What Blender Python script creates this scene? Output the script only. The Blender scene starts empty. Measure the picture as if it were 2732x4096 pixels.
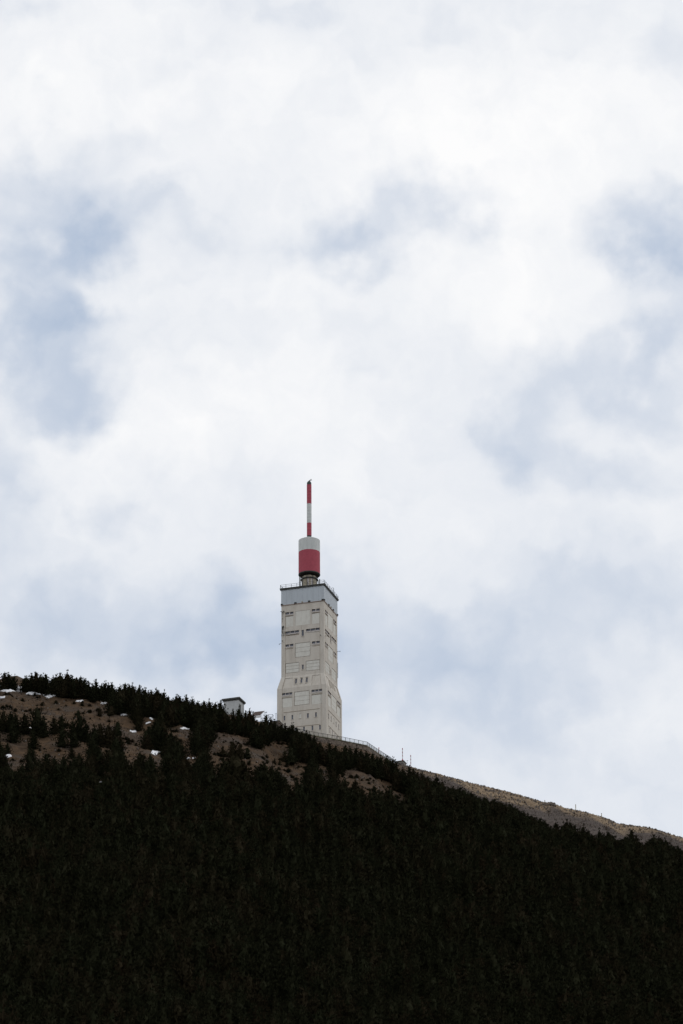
import bpy, math, random
import numpy as np
from mathutils import Vector, Matrix, noise as mnoise
random.seed(7)
rng = np.random.default_rng(7)
D = bpy.data
scene = bpy.context.scene
COL = scene.collection

# ------------------------------------------------------------------ camera
PITCH, ROLL, LENS, SENSOR = math.radians(22.8), math.radians(-0.3), 150.0, 36.0
W_PX, H_PX = 2732.0, 4096.0
FPX = H_PX * LENS / SENSOR
FW = np.array([0, math.cos(PITCH), math.sin(PITCH)])
_r0, _u0 = np.array([1.0, 0, 0]), np.array([0, -math.sin(PITCH), math.cos(PITCH)])
RT = _r0 * math.cos(ROLL) + _u0 * math.sin(ROLL)
UP = -_r0 * math.sin(ROLL) + _u0 * math.cos(ROLL)
cam_data = D.cameras.new('camera')
cam_data.sensor_fit = 'VERTICAL'
cam_data.sensor_height = SENSOR
cam_data.lens = LENS
cam_data.clip_start, cam_data.clip_end = 1.0, 30000.0
cam = D.objects.new('camera', cam_data)
COL.objects.link(cam)
m = Matrix.Identity(4)
for i in range(3):
    m[i][0], m[i][1], m[i][2] = RT[i], UP[i], -FW[i]
cam.matrix_world = m
scene.camera = cam

# ------------------------------------------------------------------ light
SUN_ELEV, SUN_AZ = 55.0, 75.0          # azimuth clockwise from +Y (the view direction)
SUN_STRENGTH, SUN_ANGLE = 0.5, 20.0
SKY_STRENGTH = 0.1
CLOUD_WHITE = (.98, .98, .985)
CLOUD_THIN = (0.455, 0.55, 0.70)
scene.view_settings.view_transform = 'Standard'
scene.view_settings.look = 'None'
scene.view_settings.exposure = 0.0
scene.view_settings.gamma = 1.0
scene.view_settings.use_curve_mapping = False
scene.cycles.max_bounces = 6
scene.cycles.diffuse_bounces = 3
scene.cycles.use_denoising = True

sun_d = D.lights.new('sun', 'SUN')
sun_d.energy, sun_d.angle, sun_d.color = SUN_STRENGTH, math.radians(SUN_ANGLE), (1.0, 0.96, 0.9)
sun = D.objects.new('sun', sun_d)
COL.objects.link(sun)
_e, _a = math.radians(SUN_ELEV), math.radians(SUN_AZ)
_sd = Vector((math.sin(_a) * math.cos(_e), math.cos(_a) * math.cos(_e), math.sin(_e)))
sun.rotation_euler = _sd.to_track_quat('Z', 'Y').to_euler()
sun.location = (0, 0, 600)


def unit_dir(px, py):
    v = FW + RT * (px - W_PX / 2) / FPX - UP * (py - H_PX / 2) / FPX
    return v / np.linalg.norm(v)


def project(p):
    p = np.asarray(p, float)
    d = p @ FW
    return W_PX / 2 + FPX * (p @ RT) / d, H_PX / 2 - FPX * (p @ UP) / d


# thinner, bluer gaps in the cloud sheet: (bearing of the gap, its half widths, how thin)
S = 2732 / 1568
GAPS = [  # x, y, rx, ry (picture overview units), weight
    (60, 10, 110, 50, .30), (640, 15, 90, 40, .22), (480, 110, 110, 50, .14), (990, 60, 70, 35, .22), (820, 110, 70, 50, .1),
    (1560, 110, 70, 70, .22), (300, 310, 110, 40, .22), (60, 340, 130, 70, .18),
    (120, 430, 190, 80, .42), (250, 500, 190, 70, .42), (110, 590, 170, 90, .48), (200, 560, 90, 70, .35), (40, 700, 100, 110, .42),
    (430, 455, 110, 50, .2), (430, 620, 90, 30, .14), (180, 760, 90, 50, .5), (110, 850, 150, 110, .5), (150, 940, 90, 70, .42),
    (40, 780, 100, 90, .25), (230, 890, 60, 60, .2),
    (20, 1070, 90, 70, .42), (60, 1150, 70, 60, .25), (225, 1190, 70, 50, .34), (10, 1240, 70, 90, .35), (340, 1120, 60, 40, .12),
    (1000, 440, 110, 55, .42), (880, 500, 100, 60, .2), (1040, 530, 50, 60, .35), (700, 520, 130, 60, .32), (770, 590, 110, 50, .34), (920, 540, 120, 60, .30),
    (560, 520, 90, 50, .12), (830, 560, 70, 50, .12),
    (1460, 510, 110, 75, .42), (1540, 560, 110, 90, .42), (1560, 690, 100, 110, .36), (1480, 590, 70, 40, .3),
    (790, 740, 80, 40, .14), (820, 830, 60, 30, .16), (960, 760, 60, 30, .05),
    (1250, 860, 120, 90, .40), (1200, 980, 90, 90, .42), (1140, 1050, 55, 70, .32), (1500, 900, 110, 60, .38), (1390, 830, 110, 60, .25),
    (1340, 1000, 90, 60, .2), (1400, 1070, 90, 60, .25), (1080, 970, 60, 60, .18), (1500, 780, 120, 60, .35),
    (260, 1480, 330, 110, .40), (60, 1420, 160, 90, .3), (560, 1440, 180, 90, .34), (800, 1520, 260, 110, .36), (500, 1560, 250, 90, .25),
    (1000, 1420, 130, 60, .2), (1150, 1500, 170, 90, .3), (1100, 1600, 220, 90, .3), (1320, 1400, 170, 80, .3), (1490, 1360, 110, 70, .22),
    (1250, 1300, 110, 60, .22), (1330, 1560, 120, 70, .24), (1150, 1700, 170, 70, .2), (1450, 1780, 130, 70, .14), (640, 1280, 150, 50, .12),
    (780, 1350, 80, 60, .2), (1550, 1500, 60, 60, .15),
]
BRIGHT = [  # thicker, brighter parts of the sheet
    (900, 230, 620, 220, -.20), (300, 160, 260, 130, -.12), (1250, 330, 330, 180, -.16), (1200, 620, 240, 210, -.16), (420, 680, 280, 90, -.12),
    (900, 700, 300, 120, -.06), (520, 950, 240, 170, -.16), (850, 960, 200, 150, -.16), (300, 1080, 190, 90, -.14), (1450, 960, 150, 60, -.12),
    (150, 660, 130, 40, -.14), (100, 1000, 110, 35, -.16), (380, 1230, 130, 100, -.12), (1250, 1180, 300, 70, -.12), (1450, 1600, 260, 110, -.12),
    (870, 1180, 200, 120, -.08), (860, 420, 130, 50, -.06), (1180, 820, 70, 60, -.06),
]
GAPS += BRIGHT
world = D.worlds.new('World')
scene.world = world
world.use_nodes = True
nt = world.node_tree
nt.nodes.clear()
N, L = nt.nodes, nt.links


def nd(t, **kw):
    n = N.new(t)
    for k, v in kw.items():
        setattr(n, k, v)
    return n


tc = nd('ShaderNodeTexCoord')
warp1 = nd('ShaderNodeTexNoise')
warp1.inputs['Scale'].default_value = 38
warp1.inputs['Detail'].default_value = 3.5
warp1.inputs['Roughness'].default_value = .5
L.new(tc.outputs['Generated'], warp1.inputs['Vector'])
off = nd('ShaderNodeVectorMath', operation='SUBTRACT')
off.inputs[1].default_value = (.5, .5, .5)
L.new(warp1.outputs['Color'], off.inputs[0])
sc = nd('ShaderNodeVectorMath', operation='SCALE')
sc.inputs['Scale'].default_value = .034
L.new(off.outputs[0], sc.inputs[0])
dirw = nd('ShaderNodeVectorMath', operation='ADD')
L.new(tc.outputs['Generated'], dirw.inputs[0])
L.new(sc.outputs[0], dirw.inputs[1])
warp2 = nd('ShaderNodeTexNoise')
warp2.inputs['Scale'].default_value = 130
warp2.inputs['Detail'].default_value = 5
L.new(tc.outputs['Generated'], warp2.inputs['Vector'])
off2 = nd('ShaderNodeVectorMath', operation='SUBTRACT')
off2.inputs[1].default_value = (.5, .5, .5)
L.new(warp2.outputs['Color'], off2.inputs[0])
sc2 = nd('ShaderNodeVectorMath', operation='SCALE')
sc2.inputs['Scale'].default_value = .014
L.new(off2.outputs[0], sc2.inputs[0])
dir2 = nd('ShaderNodeVectorMath', operation='ADD')
L.new(dirw.outputs[0], dir2.inputs[0])
L.new(sc2.outputs[0], dir2.inputs[1])
dirw = dir2
total = None
for gx, gy, rx, ry, wgt in GAPS:
    c = unit_dir(gx * S, gy * S)
    a = rx * S * 1.45 / FPX
    b = ry * S * 1.45 / FPX
    s1 = nd('ShaderNodeVectorMath', operation='SUBTRACT')
    s1.inputs[1].default_value = tuple(c)
    L.new(dirw.outputs[0], s1.inputs[0])
    s2 = nd('ShaderNodeVectorMath', operation='MULTIPLY')
    s2.inputs[1].default_value = (1 / a, 1 / b, 1 / b)
    L.new(s1.outputs[0], s2.inputs[0])
    ln = nd('ShaderNodeVectorMath', operation='LENGTH')
    L.new(s2.outputs[0], ln.inputs[0])
    mr = nd('ShaderNodeMapRange', interpolation_type='SMOOTHSTEP')
    mr.inputs['From Min'].default_value = 0
    mr.inputs['From Max'].default_value = 1.25
    mr.inputs['To Min'].default_value = wgt * .70
    mr.inputs['To Max'].default_value = 0
    L.new(ln.outputs['Value'], mr.inputs['Value'])
    if total is None:
        total = mr.outputs[0]
    else:
        ad = nd('ShaderNodeMath', operation='ADD')
        L.new(total, ad.inputs[0])
        L.new(mr.outputs[0], ad.inputs[1])
        total = ad.outputs[0]


def noise_term(scale, detail, rough, amp, src=None):
    n = nd('ShaderNodeTexNoise')
    n.inputs['Scale'].default_value = scale
    n.inputs['Detail'].default_value = detail
    n.inputs['Roughness'].default_value = rough
    n.inputs['Distortion'].default_value = .3
    L.new(dirw.outputs[0], n.inputs['Vector'])
    q = nd('ShaderNodeMath', operation='MULTIPLY_ADD')
    q.inputs[1].default_value = amp
    q.inputs[2].default_value = -.5 * amp
    L.new(n.outputs['Fac'], q.inputs[0])
    return q.outputs[0]


def low_sky():
    """the cloud sheet is greyer towards the horizon all the way round"""
    sp = nd('ShaderNodeSeparateXYZ')
    L.new(tc.outputs['Generated'], sp.inputs[0])
    q = nd('ShaderNodeMapRange', interpolation_type='SMOOTHSTEP')
    q.inputs['From Min'].default_value, q.inputs['From Max'].default_value = .30, .45
    q.inputs['To Min'].default_value, q.inputs['To Max'].default_value = .42, .26
    L.new(sp.outputs['Z'], q.inputs['Value'])
    return q.outputs[0]


for term in (noise_term(24, 6, .54, .42), noise_term(60, 6, .55, .30), noise_term(4.5, 3, .5, .16), low_sky()):
    ad = nd('ShaderNodeMath', operation='ADD')
    L.new(total, ad.inputs[0])
    L.new(term, ad.inputs[1])
    total = ad.outputs[0]
thin = nd('ShaderNodeMapRange')
thin.inputs['From Min'].default_value = .03
thin.inputs['From Max'].default_value = 1.03
L.new(total, thin.inputs['Value'])
cmix = nd('ShaderNodeMix', data_type='RGBA')
cmix.inputs['A'].default_value = (*CLOUD_WHITE, 1)
cmix.inputs['B'].default_value = (*CLOUD_THIN, 1)
L.new(thin.outputs[0], cmix.inputs['Factor'])
opac = nd('ShaderNodeMath', operation='MULTIPLY')
opac.inputs[1].default_value = .15
L.new(thin.outputs[0], opac.inputs[0])
sky = nd('ShaderNodeTexSky', sky_type='NISHITA', sun_disc=False)
sky.sun_elevation = math.radians(SUN_ELEV)
sky.sun_rotation = math.radians(SUN_AZ)
bg_sky = nd('ShaderNodeBackground')
bg_sky.inputs['Strength'].default_value = SKY_STRENGTH
L.new(sky.outputs[0], bg_sky.inputs['Color'])
bg_cloud = nd('ShaderNodeBackground')
L.new(cmix.outputs['Result'], bg_cloud.inputs['Color'])
smix = nd('ShaderNodeMixShader')
L.new(opac.outputs[0], smix.inputs[0])
L.new(bg_cloud.outputs[0], smix.inputs[1])
L.new(bg_sky.outputs[0], smix.inputs[2])
wout = nd('ShaderNodeOutputWorld')
L.new(smix.outputs[0], wout.inputs['Surface'])


# ------------------------------------------------------------------ materials
def mat(name, base, rough=.85, metal=0.0, alt=None, scale=1.0, detail=5, contrast=(.35, .65), bump=0.0, bscale=8.0,
        spec=.3, rand=None, coord='Object', stretch=None):
    mt = D.materials.new(name)
    mt.use_nodes = True
    t = mt.node_tree
    b = t.nodes['Principled BSDF']
    b.inputs['Roughness'].default_value = rough
    b.inputs['Metallic'].default_value = metal
    b.inputs['Specular IOR Level'].default_value = spec
    b.inputs['Base Color'].default_value = (*base, 1)
    tcn = t.nodes.new('ShaderNodeTexCoord')
    vec = tcn.outputs[coord]
    if stretch:
        mp = t.nodes.new('ShaderNodeMapping')
        mp.inputs['Scale'].default_value = stretch
        t.links.new(vec, mp.inputs['Vector'])
        vec = mp.outputs[0]
    last = None
    if alt is not None:
        n = t.nodes.new('ShaderNodeTexNoise')
        n.inputs['Scale'].default_value = scale
        n.inputs['Detail'].default_value = detail
        n.inputs['Roughness'].default_value = .6
        t.links.new(vec, n.inputs['Vector'])
        r = t.nodes.new('ShaderNodeMapRange')
        r.inputs['From Min'].default_value, r.inputs['From Max'].default_value = contrast
        t.links.new(n.outputs['Fac'], r.inputs['Value'])
        mx = t.nodes.new('ShaderNodeMix')
        mx.data_type = 'RGBA'
        mx.inputs['A'].default_value = (*base, 1)
        mx.inputs['B'].default_value = (*alt, 1)
        t.links.new(r.outputs[0], mx.inputs['Factor'])
        last = mx.outputs['Result']
    if rand is not None:
        oi = t.nodes.new('ShaderNodeObjectInfo')
        mx = t.nodes.new('ShaderNodeMix')
        mx.data_type = 'RGBA'
        pw = t.nodes.new('ShaderNodeMath')
        pw.operation = 'POWER'
        pw.inputs[1].default_value = 3.0
        t.links.new(oi.outputs['Random'], pw.inputs[0])
        t.links.new(pw.outputs[0], mx.inputs['Factor'])
        if last is None:
            mx.inputs['A'].default_value = (*base, 1)
        else:
            t.links.new(last, mx.inputs['A'])
        mx.inputs['B'].default_value = (*rand, 1)
        last = mx.outputs['Result']
    if last is not None:
        t.links.new(last, b.inputs['Base Color'])
    if bump:
        n = t.nodes.new('ShaderNodeTexNoise')
        n.inputs['Scale'].default_value = bscale
        n.inputs['Detail'].default_value = 4
        t.links.new(vec, n.inputs['Vector'])
        bp = t.nodes.new('ShaderNodeBump')
        bp.inputs['Strength'].default_value = bump
        bp.inputs['Distance'].default_value = .1
        t.links.new(n.outputs['Fac'], bp.inputs['Height'])
        t.links.new(bp.outputs[0], b.inputs['Normal'])
    return mt


M = {
    'concrete': mat('concrete', (.61, .565, .495), alt=(.48, .435, .37), scale=.9, detail=9, contrast=(.44, .78), bump=.4, bscale=5,
                    stretch=(1, 1, .22)),
    'slab': mat('pale_slab', (.70, .685, .62), alt=(.60, .575, .51), scale=1.3, detail=8, contrast=(.4, .75), stretch=(1, 1, .5)),
    'stain_and_shadow': mat('joint_stain_and_shadow', (.20, .145, .095), alt=(.34, .27, .19), scale=3),  # brown of the stained joints, also painted shadow on the thin ledges
    'cladding': mat('cladding', (.50, .545, .58), rough=.6, alt=(.45, .49, .52), scale=.8, detail=6, stretch=(1, 1, .3)),
    'cladding_trim': mat('rust_trim', (.26, .17, .13), alt=(.36, .3, .26), scale=4),
    'dark_metal': mat('dark_metal', (.045, .048, .045), rough=.6),
    'grey_metal': mat('grey_metal', (.30, .31, .31), rough=.5),
    'roof_edge': mat('roof_edge', (.05, .052, .048), alt=(.10, .10, .09), scale=3, rough=.8),
    'red': mat('red_paint', (.44, .085, .115), rough=.8, alt=(.36, .07, .095), scale=1.4, detail=7, contrast=(.35, .7)),
    'white': mat('white_paint', (.62, .64, .62), rough=.5, alt=(.53, .55, .53), scale=1.0, detail=6, stretch=(1, 1, .4)),
    'neck': mat('neck_panel', (.42, .38, .29), alt=(.32, .28, .21), scale=1.2, detail=6),
    'glass': mat('window_glass', (.075, .085, .11), rough=.15, spec=.6),
    'blue_glass': mat('blue_window', (.12, .19, .36), rough=.3, spec=.5),
    'frame': mat('window_frame', (.48, .44, .42), rough=.6),
    'white_render': mat('white_render', (.52, .53, .53), alt=(.44, .45, .44), scale=1.1, detail=7, stretch=(1, 1, .4)),
    'brown_roof': mat('brown_roof', (.085, .06, .055), alt=(.13, .10, .085), scale=3),
    'white_plank': mat('white_fascia', (.7, .7, .68), rough=.6),
    'wallstone': mat('rubble_wall', (.16, .125, .095), alt=(.07, .055, .045), scale=2.2, detail=8, contrast=(.4, .62), bump=1.0, bscale=2.5),
    'coping': mat('mossy_coping', (.16, .15, .075), alt=(.10, .10, .05), scale=1.5),
    'gravel': mat('gravel', (.22, .2, .17), alt=(.15, .13, .11), scale=2),
    'snow': mat('old_snow', (.80, .80, .82), rough=.7, alt=(.62, .61, .6), scale=1.2, contrast=(.5, .8), spec=.2),
    'bark': mat('bark', (.05, .035, .025), alt=(.09, .065, .05), scale=5),
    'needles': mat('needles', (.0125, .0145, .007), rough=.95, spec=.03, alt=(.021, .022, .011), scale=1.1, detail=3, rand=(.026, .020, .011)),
    'rock': mat('limestone', (.165, .138, .11), alt=(.09, .075, .062), scale=1.2, rand=(.12, .10, .09), bump=.5),
    'dry_tuft': mat('dry_grass_blade', (.10, .07, .043), alt=(.055, .038, .027), scale=.5),
    'post_wood': mat('post_wood', (.22, .19, .13), rough=.8),
    'yellow': mat('pale_yellow_paint', (.62, .55, .35), rough=.6),
}


def ground_material():
    mt = D.materials.new('mountain_ground')
    mt.use_nodes = True
    t = mt.node_tree
    b = t.nodes['Principled BSDF']
    b.inputs['Roughness'].default_value = .95
    b.inputs['Specular IOR Level'].default_value = .1
    nn, ll = t.nodes, t.links
    tcn = nn.new('ShaderNodeTexCoord')

    def noi(scale, detail, lo, hi, rough=.6):
        n = nn.new('ShaderNodeTexNoise')
        n.inputs['Scale'].default_value = scale
        n.inputs['Detail'].default_value = detail
        n.inputs['Roughness'].default_value = rough
        ll.new(tcn.outputs['Object'], n.inputs['Vector'])
        r = nn.new('ShaderNodeMapRange')
        r.inputs['From Min'].default_value, r.inputs['From Max'].default_value = lo, hi
        ll.new(n.outputs['Fac'], r.inputs['Value'])
        return r.outputs[0]

    def mix(f, a, c):
        x = nn.new('ShaderNodeMix')
        x.data_type = 'RGBA'
        for key, v in (('A', a), ('B', c)):
            if isinstance(v, tuple):
                x.inputs[key].default_value = (*v, 1)
            else:
                ll.new(v, x.inputs[key])
        ll.new(f, x.inputs['Factor'])
        return x.outputs['Result']

    soil = mix(noi(.55, 8, .38, .66), (.092, .058, .033), (.042, .028, .018))
    soil = mix(noi(.13, 4, .5, .68), soil, (.066, .052, .041))
    scree = mix(noi(1.1, 9, .38, .62, .7), (.112, .090, .077), (.038, .031, .028))
    tan = mix(noi(.8, 9, .4, .64, .7), (.27, .20, .13), (.12, .085, .055))
    at = nn.new('ShaderNodeAttribute')
    at.attribute_name = 'scree'
    at2 = nn.new('ShaderNodeAttribute')
    at2.attribute_name = 'crest'
    c = mix(at.outputs['Fac'], soil, scree)
    c = mix(at2.outputs['Fac'], c, tan)
    ll.new(c, b.inputs['Base Color'])
    n = nn.new('ShaderNodeTexNoise')
    n.inputs['Scale'].default_value = 1.8
    n.inputs['Detail'].default_value = 6
    ll.new(tcn.outputs['Object'], n.inputs['Vector'])
    bp = nn.new('ShaderNodeBump')
    bp.inputs['Strength'].default_value = .9
    bp.inputs['Distance'].default_value = .35
    ll.new(n.outputs['Fac'], bp.inputs['Height'])
    ll.new(bp.outputs[0], b.inputs['Normal'])
    return mt


M['ground'] = ground_material()


# ------------------------------------------------------------------ mesh helpers
class MB:
    def __init__(s):
        s.v, s.f, s.mi = [], [], []

    def quad(s, a, b, c, d, mi=0):
        i = len(s.v)
        s.v += [a, b, c, d]
        s.f.append((i, i + 1, i + 2, i + 3))
        s.mi.append(mi)

    def tri(s, a, b, c, mi=0):
        i = len(s.v)
        s.v += [a, b, c]
        s.f.append((i, i + 1, i + 2))
        s.mi.append(mi)

    def box(s, x0, x1, y0, y1, z0, z1, mi=0):
        i = len(s.v)
        s.v += [(x0, y0, z0), (x1, y0, z0), (x1, y1, z0), (x0, y1, z0), (x0, y0, z1), (x1, y0, z1), (x1, y1, z1), (x0, y1, z1)]
        for f in ((0, 3, 2, 1), (4, 5, 6, 7), (0, 1, 5, 4), (1, 2, 6, 5), (2, 3, 7, 6), (3, 0, 4, 7)):
            s.f.append(tuple(i + k for k in f))
            s.mi.append(mi)
        return s

    def bar(s, p, q, r, n=4, mi=0, r2=None):
        p, q = Vector(p), Vector(q)
        d = (q - p).normalized()
        a = d.orthogonal().normalized()
        b = d.cross(a)
        i = len(s.v)
        r2 = r if r2 is None else r2
        for c, rr in ((p, r), (q, r2)):
            for k in range(n):
                t = 2 * math.pi * (k + .5) / n
                s.v.append(tuple(c + (a * math.cos(t) + b * math.sin(t)) * rr))
        for k in range(n):
            k2 = (k + 1) % n
            s.f.append((i + k, i + k2, i + n + k2, i + n + k))
            s.mi.append(mi)
        s.f.append(tuple(i + k for k in reversed(range(n))))
        s.f.append(tuple(i + n + k for k in range(n)))
        s.mi += [mi, mi]
        return s

    def lathe(s, prof, n=48, mi=0, cx=0, cy=0):
        i = len(s.v)
        for r, z in prof:
            for k in range(n):
                t = 2 * math.pi * k / n
                s.v.append((cx + r * math.cos(t), cy + r * math.sin(t), z))
        for j in range(len(prof) - 1):
            for k in range(n):
                k2 = (k + 1) % n
                s.f.append((i + j * n + k, i + j * n + k2, i + (j + 1) * n + k2, i + (j + 1) * n + k))
                s.mi.append(mi)
        s.f.append(tuple(i + k for k in reversed(range(n))))
        s.f.append(tuple(i + (len(prof) - 1) * n + k for k in range(n)))
        s.mi += [mi, mi]
        return s

    def mesh(s, name, mats):
        me = D.meshes.new(name)
        me.from_pydata(s.v, [], s.f)
        for x in (mats if isinstance(mats, (list, tuple)) else [mats]):
            me.materials.append(x)
        me.polygons.foreach_set('material_index', s.mi)
        me.update()
        return me


def smooth(me, ang=35):
    me.polygons.foreach_set('use_smooth', [True] * len(me.polygons))
    try:
        me.set_sharp_from_angle(angle=math.radians(ang))
    except Exception:
        pass
    return me


def link(name, me, parent=None, rot=None, loc=None):
    o = D.objects.new(name, me)
    COL.objects.link(o)
    if parent is not None:
        o.parent = parent
    if rot is not None:
        o.rotation_euler = (0, 0, rot)
    if loc is not None:
        o.location = loc
    return o


def tag(o, label=None, cat=None, group=None, kind=None):
    if label:
        o['label'] = label
    if cat:
        o['category'] = cat
    if group:
        o['group'] = group
    if kind:
        o['kind'] = kind
    return o


def thing(name, label, cat, loc=(0, 0, 0), rz=0.0, group=None):
    o = D.objects.new(name, None)
    o.empty_display_size = .5
    COL.objects.link(o)
    o.location = loc
    o.rotation_euler = (0, 0, rz)
    return tag(o, label, cat, group)


def smoothstep(a, b, x):
    t = np.clip((np.asarray(x, float) - a) / (b - a), 0, 1)
    return t * t * (3 - 2 * t)


# ------------------------------------------------------------------ the mountain
TOWER = np.array([-8.82, 1073.71])
TZ = 408.2
TERRACE_Z = TZ - 26.0
CREST = [  # bearing/elevation of the crest and its distance
    (-900, 2600, 1046), (-300, 2700, 1048), (0, 2726, 1050), (50, 2718, 1050), (76, 2714, 1050), (110, 2728, 1050), (170, 2742, 1050), (270, 2748, 1050), (360, 2768, 1050),
    (450, 2776, 1050), (550, 2786, 1050), (650, 2808, 1050), (750, 2826, 1050), (850, 2848, 1050), (900, 2866, 1050),
    (1000, 2884, 1050), (1060, 2902, 1051), (1109, 2938, 1055), (1205, 2962, 1058.5), (1262, 2977, 1061), (1366, 2995, 1064.6),
    (1468, 3015, 1068.8), (1562, 3062, 1081), (1600, 3068, 1085), (1645, 3080, 1087), (1660, 3083, 1088), (1754, 3108, 1088), (1896, 3146, 1088),
    (1949, 3158, 1088), (2085, 3193, 1089), (2180, 3221, 1089), (2205, 3219, 1089), (2222, 3229, 1089), (2252, 3241, 1089), (2335, 3258, 1090), (2424, 3284, 1090),
    (2466, 3303, 1090), (2525, 3312, 1090), (2597, 3321, 1090), (2638, 3333, 1090), (2732, 3363, 1090), (3300, 3540, 1092)]
_cx, _cy, _cz = [], [], []
for px, py, dep in CREST:
    r = unit_dir(px, py)
    q = r * dep / r[1]
    _cx.append(q[0]); _cy.append(dep); _cz.append(q[2])
_cx = [-1500, -400] + _cx + [300, 1500]
_cy = [1000, 1040] + _cy + [1090, 1000]
_cz = [250, 400] + _cz + [310, 60]
SLOPE = .62


def hill(x, y):
    """height of the mountain side, metres"""
    x = np.asarray(x, float); y = np.asarray(y, float)
    yc = np.interp(x, _cx, _cy)
    zc = np.interp(x, _cx, _cz)
    t = yc - y
    front = SLOPE * (np.sqrt(np.maximum(t, 0) ** 2 + 25) - 5)
    back = .16 * (np.sqrt(np.minimum(t, 0) ** 2 + 16) - 4)
    z = zc - np.where(t > 0, front, back)
    w = smoothstep(4, 30, t)
    z = z + w * (1.3 * np.sin(x * .085 + 1.3 * np.sin(y * .05)) * np.cos(y * .11 + .6) + .5 * np.sin(x * .31 + y * .17) + .35 * np.sin(x * .17 - y * .43))
    far = smoothstep(40, 900, -t)
    z = z * (1 - far) + 40 * far
    low = -1.7 + .015 * np.maximum(y, 0)
    d = z - low
    return low + .5 * (d + np.sqrt(d * d + 64)) - 4 * np.exp(-np.maximum(d, 0) / 20)


def hill1(x, y):
    return float(hill(x, y))


def micro(x, y):
    t = float(np.interp(x, _cx, _cy)) - y
    p = Vector((x * .35, y * .35, 0))
    p2 = Vector((x * 1.1, y * 1.1, 5))
    a = .55 * mnoise.noise(p) + .28 * abs(mnoise.noise(p2)) + .12 * mnoise.noise(p2 * 2.3)
    return a * (.45 if abs(t) < 2 else 1.0)


def hit(px, py, lo=640.0, hi=1100.0):
    r = unit_dir(px, py)
    ys = np.arange(lo, hi, .4)
    k = ys / r[1]
    zz = hill(r[0] * k, ys)
    idx = np.nonzero(r[2] * k <= zz)[0]
    if len(idx) == 0:
        return None
    i = idx[0]
    y = ys[i]
    if i:
        a0 = r[2] * k[i - 1] - zz[i - 1]
        a1 = r[2] * k[i] - zz[i]
        y = ys[i - 1] + .4 * a0 / max(1e-9, a0 - a1)
    x = r[0] * y / r[1]
    return np.array([x, y, hill1(x, y)])


def build_ground():
    xs = np.unique(np.concatenate([np.linspace(-9000, -700, 10), np.linspace(-600, -130, 12), np.arange(-115, 116, .85), np.linspace(130, 600, 12), np.linspace(700, 9000, 10)]))
    ys = np.unique(np.concatenate([np.linspace(-9000, -500, 8), np.linspace(-400, 640, 27), np.arange(660, 900, 2.0), np.arange(900, 1102, .85), np.linspace(1110, 1500, 14), np.linspace(1700, 12000, 12)]))
    X, Y = np.meshgrid(xs, ys)
    Z = hill(X, Y)
    yc = np.interp(X, _cx, _cy)
    t = yc - Y
    ny, nx = X.shape
    amp = np.zeros_like(Z)
    fine = (np.abs(X) < 116) & (Y > 780) & (Y < 1100)
    for j, i in zip(*np.nonzero(fine)):
        amp[j, i] = micro(X[j, i], Y[j, i])
    Z = Z + amp
    verts = np.stack([X, Y, Z], -1).reshape(-1, 3)
    idx = np.arange(ny * nx).reshape(ny, nx)
    f = np.stack([idx[:-1, :-1], idx[:-1, 1:], idx[1:, 1:], idx[1:, :-1]], -1).reshape(-1, 4)
    me = D.meshes.new('mountain_slope')
    me.from_pydata(verts.tolist(), [], f.tolist())
    me.materials.append(M['ground'])
    me.polygons.foreach_set('use_smooth', [True] * len(me.polygons))
    nz = np.sin(X * .21 + 2 * np.sin(Y * .13)) * 2.2 + np.sin(X * .63 + Y * .4) * 1.0
    right = smoothstep(12, 26, X)
    crest = right * (1 - smoothstep(11, 17, t + nz * 1.6 + 2.5 * np.sin(X * .09 + 1))) * smoothstep(-50, -3, t + 40)
    scree = np.clip(right * smoothstep(1, 5, t + nz) + .3 * smoothstep(.3, 1.0, np.sin(X * .11 + 1.5) * np.cos(Y * .14 + X * .03)), 0, 1)
    for nm, arr in (('scree', scree), ('crest', crest)):
        a = me.attributes.new(nm, 'FLOAT', 'POINT')
        a.data.foreach_set('value', arr.reshape(-1).astype(np.float32))
    me.update()
    return tag(link('mountain_slope', me), kind='structure')


build_ground()

# ------------------------------------------------------------------ terrace, wall and railing round the tower foot
r_ = lambda px, py: (lambda q: (float(q[0]), float(q[1])))(unit_dir(px, py) * TERRACE_Z / unit_dir(px, py)[2])
EDGE = [r_(1040, 2899), r_(1109, 2914), r_(1153, 2920.5), r_(1205, 2931), r_(1262, 2943), r_(1366.5, 2961), r_(1468, 2981.5),
        r_(1515, 3013), r_(1562, 3043), r_(1600, 3068)]
back = [(EDGE[-1][0] - 4, 1112), (EDGE[0][0] - 2, 1112)]


def prism(poly, z0, z1, name, mt):
    b = MB()
    n = len(poly)
    b.v = [(x, y, z0) for x, y in poly] + [(x, y, z1) for x, y in poly]
    b.f = [tuple(reversed(range(n))), tuple(range(n, 2 * n))] + [(i, (i + 1) % n, n + (i + 1) % n, n + i) for i in range(n)]
    b.mi = [0] * len(b.f)
    return b.mesh(name, mt)


inner = [(x, y + .45) for x, y in EDGE]
tag(link('terrace', prism(inner + back, TERRACE_Z - 12, TERRACE_Z - .02, 'terrace', M['gravel'])), kind='structure')
wall = thing('retaining_wall', 'brown rubble retaining wall under the railing at the tower foot', 'wall', (EDGE[4][0], EDGE[4][1], TERRACE_Z - 3))
wo = np.array([EDGE[4][0], EDGE[4][1], TERRACE_Z - 3])
b = MB()
nseg = 60
pts = np.array(EDGE)
seg = np.concatenate([[0], np.cumsum(np.linalg.norm(np.diff(pts, axis=0), axis=1))])
L_edge = seg[-1]


def along(s):
    return float(np.interp(s, seg, pts[:, 0])), float(np.interp(s, seg, pts[:, 1]))


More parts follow.
